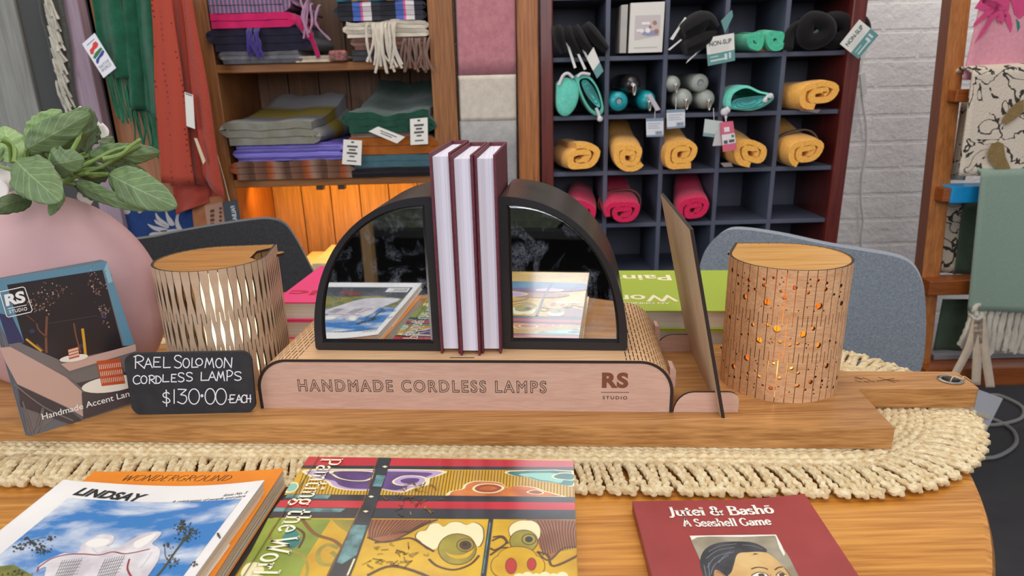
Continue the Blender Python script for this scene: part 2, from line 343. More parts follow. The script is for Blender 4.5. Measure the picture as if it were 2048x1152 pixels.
# grey plank wall, mauve post and timber posts on the left
mgw=wood('#8d8c86','#73736f',2,.35,.7); 
mb=MB(); xs=[-2.3,-1.93,-1.55,-1.247]
for i in range(3): mb.box(xs[i]+.002,xs[i+1]-.002,1.99,2.02,0,2.4,0)
struct('wall_left',mb,[wood('#9b9a92','#7c7b78',2,.35,.7)],bev=.003)
mb=MB(); mb.box(-1.247,-1.06,2.0,2.04,0,2.4); struct('wall_left.001',mb,plain('#4b4b4a',.8))
mmv=wood('#a892a0','#8d7784',2,.3,.6)
mb=MB(); mb.box(-1.125,-1.068,1.955,1.995,0,2.4); struct('trim_1',mb,mmv,bev=.003)
mb=MB(); mb.box(-1.068,-.81,2.0,2.03,0,2.4); struct('trim_2',mb,wood('#bd8057','#9c6440',2,.4,.5))
mwp=wood('#b0703c','#7d4522',2,.5,.4)
mb=MB(); mb.box(-.132,.028,2.06,2.1,0,2.4); struct('trim_3',mb,wood('#8a5230','#6e3c20',2,.5,.5))
mb=MB(); mb.box(.03,.087,1.98,2.06,0,2.4); struct('trim_4',mb,mwp,bev=.003)
# ================================================================ ROUND TABLE
TC=V((-.1146,.7514,T)); TR=.567
t=thing('round_table','round oak dining table carrying the whole display','table',(TC.x,TC.y,0))
oak=wood('#db9a45','#a8661f',0,.55,.28,.25,.05)
mb=MB(); mb.lathe([(0,-.032),(TR-.012,-.032),(TR-.004,-.028),(TR,-.018),(TR,-.008),(TR-.003,-.002),(TR-.008,0),(0,0)],TC,128); part('tabletop',mb,oak,t,ang=30)
for sx,sy in ((1,1),(1,-1),(-1,1),(-1,-1)):
    mb=MB(); mb.tube([TC+V((sx*.24,sy*.24,-.032)),V((TC.x+sx*.33,TC.y+sy*.33,0))],[.026,.017],14); part('leg',mb,wood('#c08744','#95602c',2,.6,.4),t)
# ================================================================ JUTE RUNNER
jl=plain('#e9d9b4',.9,var='#cdb183',vs=160,bm=.5,bs=900,name='jute'); jd=plain('#d9c398',.9,var='#b3966a',vs=160,bm=.5,bs=900)
RF,ru,rv=basis((.302,.7195,T),-4.2)     # centre of the right end arc
RL=1.15; RW=.186                          # straight length to the left, outer half depth before loops
def ring(rad,step=.0035,z=.006):
    P=[]; n=max(8,int(math.pi*rad/step))
    k=int(RL/step)
    for i in range(k): P.append((-RL+RL*i/k,-rad))
    for i in range(n): a=-math.pi/2+math.pi*i/n; P.append((rad*1.0*math.cos(a)*XS,rad*math.sin(a)))
    for i in range(k): P.append((-RL*i/k,rad))
    return [RF(x,y,z) for x,y in P]
XS=1.0
t=thing('woven_runner','cream jute table runner with a looped rope edge under the oak board','runner',RF(0,0,0))
mb=MB()
for i in range(7): mb.tube(ring(RW-.046-i*.0075,.0026,z=.0065+.001*(i%2)),.0050,9,0,False,(2,300 if i%2 else -300))
part('rope_band',mb,jl,t)
mb=MB(); v2=[RF(0,0,.002)]; rr=ring(RW-.09,.01,.003); mb.poly(rr,0); part('woven_centre',mb,jd,t)
def loops(rad0,rad1,lab,mat,pitch=.0148,zz=.0055,rr=.0037):
    mb=MB(); L=[]; d=0
    pts=ring((rad0+rad1)/2,.001,0); acc=0
    for i in range(1,len(pts)):
        acc+=(pts[i]-pts[i-1]).length
        if acc>pitch: acc=0; L.append((pts[i],(pts[i]-pts[i-1]).normalized()))
    for p,tg in L:
        if p.x<-.75: continue
        out=V((tg.y,-tg.x,0)); h=(rad1-rad0)/2; w_=pitch*.30*R.uniform(.85,1.2); sk=R.uniform(-.002,.005)+.004; rr_=rr*R.uniform(.9,1.12)
        q=[p-out*h*1.05+tg*(-w_*.5-sk),p-out*h*.3-tg*(w_*1.05+sk*.4)+V((0,0,.003)),p+out*h*.5-tg*(w_-sk*.4)+V((0,0,.0025)),p+out*h*.92+tg*(sk*.7-w_*.35)+V((0,0,.0)),p+out*h*.92+tg*(sk*.7+w_*.35)+V((0,0,.0)),p+out*h*.5+tg*(w_+sk*.4)+V((0,0,.0025)),p-out*h*.3+tg*(w_*1.05-sk*.4)+V((0,0,.004)),p-out*h*1.05+tg*(w_*.5-sk)]
        q=[a+V((R.uniform(-1,1),R.uniform(-1,1),R.uniform(-.4,1)))*.0007+V((0,0,zz)) for a in q]
        mb.tube(catmull(q,7),rr_,9,0,False,(2,430))
        mb.tube(catmull([p+out*h*.80+tg*(sk*.7-.0055)+V((0,0,zz+.001)),p+out*h*1.02+tg*(sk*.7-.002)+V((0,0,zz+.001)),p+out*h*1.02+tg*(sk*.7+.003)+V((0,0,zz-.0008)),p+out*h*.80+tg*(sk*.7+.0055)+V((0,0,zz+.001))],4),rr_*1.05,8,0,False,(2,430))
    part(lab,mb,mat,t)
loops(RW-.045,RW+.003,'looped_edge',jl)
loops(RW-.126,RW-.098,'inner_loops',jd,.0105,.005,.0030)
# ================================================================ OAK BOARD
BF,bu,bv=basis((.3575,.5948,T),-4.07)
BZ0,BZ=.0125,.034
out=[(-1.18,0),(0,0)]+[(0,.086),(.003,.0895),(.007,.0900)]+[(.122,.0905),(.1245,.092),(.125,.095),(.125,.133),(.124,.136),(.121,.1375)]+[(.007,.138),(.003,.1385),(0,.142)]+[(0,.226),(-1.18,.226)]
hole=arc(.1065,.1135,.0088,.0088,0,360,24)[:-1]
v2,fs=cut(out,[hole])
t=thing('serving_board','long oak serving board with a paddle handle under the lamp display','board',BF(-.4,.1,BZ0))
oak2=wood('#c8935a','#966434',0,.8,.42,0,.09)
mb=MB(); sheet(mb,v2,fs,lambda x,y:BF(x,y,BZ),lambda x,y:BF(x,y,BZ0),0,0); part('plank',mb,oak2,t,bev=.0012)
mb=MB(); mb.lathe([(.0088,.0005),(.0125,.0005),(.0128,.0012),(.0105,.0022),(.0088,.0014),(.0080,-.004),(.0080,-.02),(.0088,-.02),(.0088,.0005)],BF(.1065,.1135,BZ),28); part('eyelet',mb,plain('#b9b4ad',.25,1),t)
mb=MB(); tw=plain('#c9b187',.9)
mb.tube(catmull([BF(.1065,.1135,BZ-.018),BF(.107,.1135,BZ),BF(.112,.116,BZ+.004),BF(.118,.112,BZ+.002),BF(.124,.121,BZ+.0015),BF(.131,.118,BZ-.003)],5),.0006,5)
mb.tube(catmull([BF(.108,.1135,BZ-.0225),BF(.106,.112,BZ0-.004),BF(.108,.11,BZ0-.012)],5),.0006,5); part('twine',mb,tw,t)
mb=MB()
for a,b in (((.040,.110),(.062,.118)),((.046,.121),(.058,.107)),((.053,.114),(.064,.111)),((.020,.120),(.026,.114)),((.022,.122),(.028,.116)),((.018,.113),(.023,.108)),((.029,.12),(.034,.114)),((.026,.11),(.031,.107)),((.032,.112),(.037,.108))):
    stroke(mb,[a,b],.0011,lambda x,y:BF(x-.012,y,BZ+.0002),0,False)
part('branded_mark',mb,plain('#5a3316',.8),t,rec=False)
# ================================================================ PLYWOOD BOX
XF,xu,xv=basis((-.2646,.6742,T+BZ),-4.565)
XL,XD,XH=.4241,.19,.0556
ply=wood('#dcb48a','#c99b70',0,1.3,.6,0,-.08); ply2=wood('#d0ab98','#c29b88',0,1.2,.6,0,-.08)
t=thing('plywood_display_box','long plywood display box with engraved front under the bookends','box',XF(XL/2,XD/2,0))
rc=.034
LS=XH-rc; AQ=math.pi*rc/2; LT=XL-2*rc; TOT=2*LS+2*AQ+LT
def xpath(s):
    if s<LS: return 0,s,-1,0
    s-=LS
    if s<AQ: a=s/rc; return rc-rc*math.cos(a),LS+rc*math.sin(a),-math.cos(a),math.sin(a)
    s-=AQ
    if s<LT: return rc+s,XH,0,1
    s-=LT
    if s<AQ: a=s/rc; return XL-rc+rc*math.sin(a),LS+rc*math.cos(a),math.sin(a),math.cos(a)
    s-=AQ; return XL,LS-s,1,0
hs=[]
for s0 in (LS-.006,LS+AQ+LT-.013):
    for k in range(19):
        s=s0+k*.0039; off=.0 if k%2 else .0085
        y=.0015-off
        while y<XD:
            a,b=max(y,-.001),min(y+.0145,XD+.001)
            if b>a+.002: hs.append([(s-.00045,max(a,.0012)),(s+.00045,max(a,.0012)),(s+.00045,min(b,XD-.0012)),(s-.00045,min(b,XD-.0012))])
            y+=.0172
hs.append([(LS+AQ+.2023-rc-.001,.0052),(LS+AQ+.2263-rc,.0052),(LS+AQ+.2263-rc,.0072),(LS+AQ+.2023-rc-.001,.0072)])
gp=[(LS+q*AQ/14+e*(AQ+LT),XD*j/6) for q in range(1,14) for e in (0,1) for j in range(1,6)]
for e in (0,1):
    pass
es_=sorted([0.,TOT]+[LS+q*AQ/14+e*(AQ+LT) for q in range(0,15) for e in (0,1)])
v2,fs=cut([(q,0) for q in es_]+[(q,XD) for q in es_[::-1]],hs,gp)
TH_=.003
def xo(s,y,d=0.):
    x,z,nx,nz=xpath(min(max(s,0),TOT)); return XF(x-nx*d,y,z-nz*d)
mb=MB(); sheet(mb,v2,fs,xo,lambda s,y:xo(s,y,TH_),0,1,1,True); part('bent_top',mb,[ply,BURN],t,ang=35)
def inner(y0,y1,ins): # front or back panel outline
    pl=[(ins,0.),(XL-ins,0.)]+[(XL-rc+ (rc-ins)*math.cos(math.radians(a)),LS+(rc-ins)*math.sin(math.radians(a))) for a in range(0,91,9)]+[(rc-(rc-ins)*math.sin(math.radians(a)),LS+(rc-ins)*math.cos(math.radians(a))) for a in range(0,91,9)]
    return [XF(x,y0,z) for x,z in pl]
mb=MB(); mb.prism(inner(.0008,0,.0031),xv*.003,0,1); fp=part('front_panel',mb,[ply2,BURN],t,label='pinkish plywood front engraved with outlined capitals and a brown logo')
mb=MB(); mb.prism(inner(XD-.0038,0,.0031),xv*.003,0,1); part('back_panel',mb,[ply2,BURN],t)
FR=lambda x,y,d=0.:XF(x,.0008-.00012-d,y)
mb=MB()
vs,f=text2d('HANDMADE CORDLESS LAMPS',1,.012,0,'LEFT',1.28,.019); put(mb,(fit(vs,.0428,.2985,.0196,.0332),f),lambda x,y:FR(x,y),0)
part('engraved_title',mb,[plain('#1d1311',.9),ply2],fp,rec=False)
mb=MB(); vs,f=text2d('RS',1,.05,0,'LEFT',1.12); put(mb,(fit(vs,.3535,.3795,.0258,.0428),f),lambda x,y:FR(x,y),0)
stroke(mb,[(.353,.0212),(.3805,.0212)],.0006,lambda x,y:FR(x,y),1,False)
vs,f=text2d('STUDIO',1,.02,0,'LEFT',1.35); put(mb,(fit(vs,.3545,.3790,.0135,.0172),f),lambda x,y:FR(x,y),1)
part('engraved_logo',mb,[plain('#7a4630',.8),plain('#4e3024',.8)],fp,rec=False)
for v0 in (.022,.150):
    mb=MB(); mb.prism([XF(XL+x,v0,z) for x,z in [(-.001,.016),(.003,.0165),(.005,.019),(.005,.036),(.003,.0385),(-.001,.039)]],xv*.02); part('side_tab',mb,ply2,t)
# ================================================================ BOOKENDS
blk=plain('#1c1b1f',.42,coat=.2,bm=.05,bs=300,name='satin_black'); brz=plain('#3b2f28',.33,.35,var='#4a3b31',vs=25,bm=.06,bs=400,name='dark_bronze')
m,nt,p=base('smudged_mirror','#dfe3e6',.02,1.,.5); MIR=m
n1=N(nt,'ShaderNodeTexNoise',Scale=26.,Detail=4.,Roughness=.6,Distortion=1.5); nt.links.new(ocoord(nt),n1.inputs[0])
n2=N(nt,'ShaderNodeTexNoise',Scale=420.,Detail=2.); nt.links.new(ocoord(nt),n2.inputs[0])
a=N(nt,'ShaderNodeMath',operation='MULTIPLY'); nt.links.new(ramp(nt,n1.outputs[0],.47,.70),a.inputs[0]); nt.links.new(ramp(nt,n2.outputs[0],.25,.7),a.inputs[1])
df=N(nt,'ShaderNodeBsdfDiffuse'); df.inputs[0].default_value=lin('#aeb9c8'); mx=N(nt,'ShaderNodeMixShader')
s=N(nt,'ShaderNodeMath',operation='MULTIPLY'); nt.links.new(a.outputs[0],s.inputs[0]); s.inputs[1].default_value=.30
nt.links.new(s.outputs[0],mx.inputs[0]); nt.links.new(p.outputs[0],mx.inputs[1]); nt.links.new(df.outputs[0],mx.inputs[2]); nt.links.new(mx.outputs[0],nt.nodes['Material Output'].inputs[0])
MIRB=plain('#8b8e90',.2,1.)
ZB=BZ+XH
def bookend(o,yaw,W,H,D,left,label):
    F,u,v=basis((o[0],o[1],T+ZB),yaw)
    t=thing('mirror_bookend',label,'bookend',F(W/2,D/2,0),'mirrored quarter circle bookends')
    def qo(ins,n=26,rnd=.004): # outline, u from 0..W ; straight side at u=W when left
        pts=[]; w_,h_=W-2*ins,H-2*ins
        pts+=[(w_,0.)] if ins else arc(w_-rnd,rnd,rnd,rnd,-90,0,4)
        pts+=[(w_,h_)] if ins else arc(w_-rnd*1.2,h_-rnd,rnd*1.2,rnd,0,80,3)
        for i in range(1,n):
            a=math.pi/2*i/n; c,s_=math.cos(a),math.sin(a); e=.93
            pts.append((w_-w_*(s_**e),h_*(c**e)))
        pts+=[(0.,0.)] if ins else arc(rnd*1.0,rnd,rnd,rnd,190,270,4)
        pts=[(a+ins,b+ins) for a,b in pts]
        return pts if left else [(W-a,b) for a,b in pts][::-1]
    A=qo(0); k=len(A)
    mb=MB(); mb.prism([F(a,.004,b) for a,b in A],v*(D-.004),0,0,True); part('body',mb,brz,t,ang=35)
    # frame: outer ring front lip and inner recess
    Bq=qo(.0085); v2,fs=cut(A,[Bq]); mb=MB(); sheet(mb,v2,fs,lambda x,y:F(x,-.0005,y),lambda x,y:F(x,.0039,y),0,0); part('front_frame',mb,blk,t,bev=.0022,seg=3)
    Cq=qo(.0092); Dq=qo(.0116)
    mb=MB(); mb.poly([F(a,.0030-.010*0+b*math.tan(math.radians(-.4))*0,b) for a,b in Dq],0)
    for i in range(len(Cq)):
        j=(i+1)%len(Cq); mb.add([F(Cq[i][0],.0036,Cq[i][1]),F(Cq[j][0],.0036,Cq[j][1]),F(Dq[j][0],.0030,Dq[j][1]),F(Dq[i][0],.0030,Dq[i][1])],[(0,1,2,3)],1)
    mb.poly([F(a,.0038,b) for a,b in Cq],1)
    part('mirror',mb,[MIR,MIRB],t,rec=False,label='smudged bevelled mirror'); return t
bookend((-.2061,.6961),-5.6,.1337,.1590,.118,True,'black mirrored bookend on the left, reflecting the magazine pile')
bookend((-.0105,.6850),-6.4,.1277,.1570,.125,False,'black mirrored bookend on the right, reflecting the painted book cover')
# ================================================================ THREE MAROON BOOKS
mar=plain('#5c1f2c',.6,var='#6b2a38',vs=220,bm=.25,bs=900,name='maroon_cloth'); 
m,nt,p=base('page_edges','#ddd9e6',.8); pgs=m
def pagemat(name,c1,c2,axis,sc=1500):
    m,nt,p=base(name,c1,.8); s=[3.]*3; s[axis]=sc
    n=N(nt,'ShaderNodeTexNoise',Scale=1.,Detail=1.); nt.links.new(ocoord(nt,s),n.inputs[0]); mixc(nt,p,ramp(nt,n.outputs[0],.35,.65),c1,c2); bump(nt,p,n.outputs[0],.2,.0004); return m
pgx=pagemat('book_pages','#e4e0ec','#d2cfdf',0); pgz=pagemat('book_pages_flat','#ece6d8','#cfc7b6',2)
bx=.1905
for i,(v0,hh,lab) in enumerate(((.0165,.2005,'maroon hardback standing against the left bookend, first of three'),(.0112,.1985,'maroon hardback standing between two maroon hardbacks, pulled forward'),(.0168,.1978,'maroon hardback standing against the right bookend, last of three'))):
    wd=.0206; dp=.134; F,u,v=basis(XF(bx,v0,XH),-4.565)
    t=thing('hardback_book',lab,'book',F(wd/2,dp/2,0),'three maroon hardbacks')
    mb=MB(); mb.frame(F(0,0,0),u*.0024,v*dp,V((0,0,hh))); mb.frame(F(wd-.0024,0,0),u*.0024,v*dp,V((0,0,hh)))
    mb.grid(lambda a,b:F(wd/2-wd/2*math.cos(math.pi*a),dp+.003*math.sin(math.pi*a),hh*b),8,1); mb.frame(F(.0024,dp-.002,0),u*(wd-.0048),v*.002,V((0,0,hh)))
    part('cover',mb,mar,t,bev=.0007)
    mb=MB(); mb.frame(F(.0026,.0045,.004),u*(wd-.0052),v*(dp-.0065),V((0,0,hh-.008))); part('pages',mb,[pgx],t)
    bx+=.0206+.0003
# ================================================================ PLYWOOD SIGN PANEL ON TWO FEET
P0=atz(1450,836,BZ); T0=aty(1387,458,.632); hv=T0-P0; dv=xv
bp=wood('#cfb495','#bd9f7e',2,.6,.6); 
t=thing('plywood_sign_panel','leaning plywood sign panel seen from its edge beside the dotted lamp','sign',P0+dv*.08)
mb=MB(); dl=.206; nn=hv.cross(dv).normalized()*.0034
o=P0; q=[o,o+dv*dl,o+hv+dv*(dl+.004),o+hv]
mb.add(q+[a+nn for a in q],[(0,1,2,3),(7,6,5,4)],0); mb.add(q+[a+nn for a in q],[(0,4,5,1),(1,5,6,2),(2,6,7,3),(3,7,4,0)],1); part('panel',mb,[bp,BURN],t)
for px0,px1,py in ((1347,1476,824.5),(None,None,None)):
    if px0: a0=atz(px0,py,BZ); a1=atz(px1,py-.5,BZ)
    else: a0=a0+dv*.166+xu*.002; a1=a1+dv*.166+xu*.002
    L=(a1-a0).length; d=(a1-a0).normalized(); h=.0215
    pl=[(0,0)]+[( .019-.019*math.cos(math.radians(q)),h*math.sin(math.radians(q))) for q in range(15,91,15)]+[(L-.011+.011*math.sin(math.radians(q)),h-.009+.009*math.cos(math.radians(q))) for q in range(0,91,18)]+[(L,0)]
    mb=MB(); mb.prism([a0+d*x+V((0,0,z)) for x,z in pl],V((-d.y,d.x,0))*.0035,0,1); part('foot',mb,[ply2,BURN],t)
# ================================================================ CORDLESS LAMPS
def lamp(c,tip,H,slits,holes,mats,label,notch,core,lidmat):
    c=V((c[0],c[1],T+BZ)); tv=V((tip[0]-c.x,tip[1]-c.y,0)); d=tv.length; Rr=.0605; ph=math.atan2(tv.y,tv.x); al=math.acos(Rr/d); l=math.sqrt(d*d-Rr*Rr)
    LEN=2*l+Rr*(2*math.pi-2*al); tipv=c+tv
    def P(s):
        s=min(max(s,0),LEN)
        a0=ph+al; t0=c+V((math.cos(a0),math.sin(a0),0))*Rr
        if s<l: k=(t0-tipv)/l; q=tipv+k*s; nn=V((math.cos(a0),math.sin(a0),0)); return q,nn
        if s<LEN-l: a=a0+(s-l)/Rr; nn=V((math.cos(a),math.sin(a),0)); return c+nn*Rr,nn
        a1=ph-al; nn=V((math.cos(a1),math.sin(a1),0)); t1=c+nn*Rr; return t1+(tipv-t1)*((s-(LEN-l))/l),nn
    t=thing('cordless_lamp',label,'lamp',c,'cordless lamps on the oak board')
    p=.0094; hs=[]
    for k in range(1,int(LEN/p*2)):
        s=k*p/2
        if s<.006 or s>LEN-.006: continue
        rows=((.59,1.01),(-.01,.39)) if k%2==0 else ((.315,.67),)
        for z0,z1 in rows: hs.append(slits(s,z0*H,z1*H,H))
    cols=sorted({min(max(k*p/3,0),LEN) for k in range(int(LEN/p*3)+1)}|{LEN})
    if holes: hs+=holes(P,LEN,H,c,Rr)
    gp=[(s,H*j/12) for s in cols[1:-1] for j in range(1,12)]
    v2,fs=cut([(s,0) for s in cols]+[(s,H) for s in cols[::-1]],hs,gp)
    mb=MB()
    def tp(s,z): q,nn=P(s); return q+V((0,0,z))
    def bt(s,z): q,nn=P(s); return q-nn*.0026+V((0,0,z))
    sheet(mb,v2,fs,tp,bt,0,1,2,True); part('shade',mb,mats,t,ang=35,rec=False)
    def plate(ins,z0,z1,nt=False):
        o=[]
        for i in range(121):
            s=LEN*i/120; q,nn=P(s); k=ins
            if nt:
                f=s/LEN; 
                if nt[0]<f<nt[1]: k+=nt[2]*min(1,math.sin(math.pi*(f-nt[0])/(nt[1]-nt[0]))*1.6)
            o.append(q-nn*k)
        # keep the corner inside
        pc=tipv-tv.normalized()*ins/math.sin(math.pi/2-al+1e-6)*1.0
        o=[pc if (q-c).dot(tv.normalized())>(pc-c).dot(tv.normalized()) else q for q in o]
        mb=MB(); mb.prism([q+V((0,0,z0)) for q in o],(0,0,z1-z0),0,1); return mb
    part('lid',plate(.0028,H-.0036,H-.0006,notch),[lidmat,BURN],t)
    part('base',plate(.0028,.001,.004),[lidmat,BURN],t)
    tn=tv.normalized(); sd=V((-tn.y,tn.x,0))
    for z in (.012,H-.014):
        mb=MB(); mb.prism([tipv-tn*.006+sd*.006+V((0,0,z))]+[tipv+tn*(.0015+.006*math.cos(math.radians(a)))+sd*.006*math.sin(math.radians(a))+V((0,0,z)) for a in range(90,-91,-18)]+[tipv-tn*.006-sd*.006+V((0,0,z))],(0,0,.003),0,1)
        part('joining_tab',mb,[lidmat,BURN],t)
    core(t,c,H); return t
def lens(s,z0,z1,H):
    n=14; z0c,z1c=z0,z1
    a=z0+(z1-z0)*(.16 if z0>0 else .05); b=z1-(z1-z0)*(.16 if z1<H else .2)
    L=[];Rt=[]
    for i in range(n+1):
        z=z0+(z1-z0)*i/n; g=.00035
        if a<z<b: g+=.0016*math.sin(math.pi*(z-a)/(b-a))**1.3
        L.append((s-g,z)); Rt.append((s+g,z))
    return L+Rt[::-1]
def thin(s,z0,z1,H): g=.00032; return [(s-g,z0),(s+g,z0),(s+g,z1),(s-g,z1)]
def dots(P,LEN,H,c,Rr):
    # bright and dark round holes read off the photographed shade, wrapped on the cylinder
    Z1='450,575,3.4 322,522,2.4 325,620,2.6 445,645,2 445,695,2.2 517,680,2.4 625,565,2.4 622,635,3.2 735,548,2.6 827,549,1.4 848,596,1.5 805,624,1.3 980,662,4 820,702,2.6 858,777,3.6 655,832,5.6 402,770,4.6 1157,570,1.4 1127,613,1.3 1162,646,1.4 1130,723,2.8 1245,580,2.6 1348,611,2.4 1335,682,3.2 1512,641,3.2 1430,742,2.3 1505,715,1.6 1490,768,2.2 1515,845,4.2 1260,878,5.6 788,868,1.3 705,898,1.2 592,876,1.1 880,918,1.3 1020,930,1.2 1198,936,1.2 1310,930,1.3 1120,893,1.1 492,1092,3 668,1094,3.2 770,1140,6 1190,1136,3.6 318,1028,1.6 440,1026,1.3 1615,705,2.4 1640,606,2 265,720,2 390,620,1.3 375,550,1.2 398,495,1.2'
    Z2='565,118,5 700,102,1.2 685,148,1.2 718,138,1.2 807,138,2.8 920,178,2.4 928,97,1.3 1010,157,2.8 1073,52,5.6 1102,157,1.3 1132,172,1.2 1110,206,1.2 1250,178,4.8 1380,125,2.2 1452,145,2.2 420,322,5.2 268,420,4.8 443,46,2.2 363,50,2 305,276,1.7 733,388,2.3 622,404,1.2 543,386,1.2 528,352,1.2 940,443,3 1018,498,2.4 1132,455,1.3 1212,452,1.1 1235,420,1.1 1345,412,4.8 1455,370,2 522,468,2 437,495,2.4 565,535,3.2 800,554,3 430,572,1.9 420,541,1 350,552,1.7 608,634,2.3 700,670,3.6 788,650,1.5 1007,640,3.6 1160,600,3.8 1215,540,2.2 1290,585,2.6 1293,630,1.4 1276,661,2 1097,688,2.2 912,715,1.4 1192,690,1.4 1193,734,1.4 1353,656,2 1420,660,3 1463,547,4.2 1365,590,1.2 1366,547,1.1 502,660,1.3 512,620,1.2 280,540,2.4 222,532,1.8 187,430,1.8 355,485,1.1 1473,662,1.6 1520,565,1.8'
    o=[]
    for S,ox,oy in ((Z1,1420,460),(Z2,1420,660)):
        for q in S.split():
            x,y,r=map(float,q.split(',')); px,py=ox+x/5.76,oy+y/5.76; r_=r/5.76*1.9*.72/1420
            d=ray(px,py); a=d.x*d.x+d.y*d.y; e=CAM-c; b=e.x*d.x+e.y*d.y; cc=e.x**2+e.y**2-Rr*Rr; D=b*b-a*cc
            if D<0: continue
            h=CAM+d*((-b-math.sqrt(D))/a); ang=math.atan2(h.y-c.y,h.x-c.x); o.append((ang,h.z-c.z,r_*.000+r*.00062))
    ph=math.atan2(LT_[1]-c.y,LT_[0]-c.x); dd=math.hypot(LT_[0]-c.x,LT_[1]-c.y); al=math.acos(Rr/dd); l=math.sqrt(dd*dd-Rr*Rr)
    hs=[]
    for ang,z,r in o:
        s=l+((ang-(ph+al))%(2*math.pi))*Rr
        if .005<s<LEN-.005 and r+.003<z<H-r-.003: hs.append(arc(s,z,r,r,0,360,12)[:-1])
    rr=random.Random(3)
    for _ in range(60):
        s=rr.uniform(LEN*.62,LEN*.95) if rr.random()<.6 else rr.uniform(LEN*.05,LEN*.2); r=rr.choice([.0007,.0011,.0015,.0024])
        hs.append(arc(s,rr.uniform(.01,H-.01),r,r,0,360,10)[:-1])
    return hs
LT_=(.2525,.7800)
LH=.1392
birch=plain('#ceb196',.55,var='#c0a083',vs=60,bm=.08,bs=300,name='birch_ply'); ink=plain('#3c2f22',.8); 
oakv=wood('#dcae84','#bf8c62',0,1.2,.5); lid1=wood('#c08a4c','#9d6730',0,.9,.4); lid2=wood('#d9a75f','#b97f38',0,.9,.38)
def core1(t,c,H):
    mb=MB(); mb.lathe([(0,.006),(.029,.006),(.031,.012),(.031,H-.03),(.027,H-.022),(0,H-.022)],c+V((.010,.006,0)),28); part('diffuser',mb,glow('#fff6d2',1.25,'lamp_diffuser'),t)
    pl('lamp_glow',c+V((.0,-.045,.05)),.012,(1,.9,.65),t,.008)
def pl(name,p,e,col,t,rad=.01):
    l=bpy.data.lights.new(name,'POINT'); l.energy=e; l.color=col; l.shadow_soft_size=rad; o=bpy.data.objects.new(name,l); COL.objects.link(o); o.parent=t; o.location=V(p)-WL[t.name]; o['kind']='helper'
def core2(t,c,H):
    mb=MB(); mb.lathe([(0,.0042),(.03,.0042),(.03,.009),(.026,.012),(0,.012)],c,28); part('light_puck',mb,glow('#ffd27a',.35,'light_puck'),t)
    pl('lamp_glow',c+V((0,.015,.034)),.12,(1,.62,.2),t,.012)
lamp((-.3325,.772),(-.2790,.8365),LH,lens,None,[birch,ink,plain('#9a7a52',.7)],'pale birch cordless lamp with lens-shaped glowing slits, behind the price sign',(.80,.955,.014),core1,lid1)
lamp((.2895,.7145),LT_,LH,thin,dots,[oakv,ink,plain('#e0a552',.7)],'oak cordless lamp pierced with small round dots, beside the leaning panel',False,core2,lid2)
# ================================================================ PRICE SIGN
S0=atz(265,830,BZ); S1=atz(512,825,BZ); sd=(S1-S0).normalized(); sn=V((-sd.y,sd.x,0)); SW=(S1-S0).length
lean=V((.05,.02,1)).normalized()
t=thing('chalk_price_sign','small black chalkboard price sign with white handwriting before the birch lamp','sign',S0+sd*SW/2)
o=S0; rr=rrect(0,SW,0,.0672,.0105,8)
mb=MB(); mb.prism([o+sd*x+lean*z for x,z in rr],sn*.004,0,0,True); part('board',mb,plain('#222226',.75,var='#2d2d31',vs=60,bm=.06,bs=500,name='chalkboard'),t,bev=.0008)
mb=MB(); nrm=lean.cross(sd); 
def SG(x,y): return atp(240+x/7.062,690-y/7.062,o-sn*.0003,sd.cross(lean))
for s,bx_ in (('RAELSOLOMON','200,150,150,185 345,185,110,135 470,175,105,135 610,170,100,150 760,150,115,175 890,190,90,130 1010,185,90,130 1070,190,95,100 1200,185,125,135 1352,190,92,130 1470,180,112,140'),
  ('CORDLESSLAMPS','185,430,105,120 295,435,85,110 405,430,95,120 500,435,82,110 600,420,92,100 722,415,75,105 815,395,95,125 930,390,98,120 1140,385,98,115 1250,375,105,125 1370,375,105,130 1500,360,95,150 1610,380,108,120'),
  ('$130.00','595,640,115,200 745,625,40,205 800,625,148,205 970,620,152,215 1137,692,44,50 1202,615,142,220 1352,615,150,225'),('EACH','1548,705,80,110 1640,705,78,105 1715,705,70,110 1785,700,62,115')):
    bb=[]
    for q in bx_.split():
        x,y,w_,h_=map(float,q.split(',')); bb.append((x,-y-h_,w_,h_))
    capline(mb,s,bb,15,SG)
stroke(mb,[(1525,-772),(1600,-768)],13,SG,0,False)
part('chalk_writing',mb,plain('#e9e9f2',.9),t,rec=False)
mb=MB(); mb.prism([o+sd*(SW/2-.02)+sn*.004,o+sd*(SW/2+.02)+sn*.004,o+sd*(SW/2+.014)+sn*.018,o+sd*(SW/2-.014)+sn*.018],(0,0,.02)); part('stand',mb,plain('#222226',.7),t)
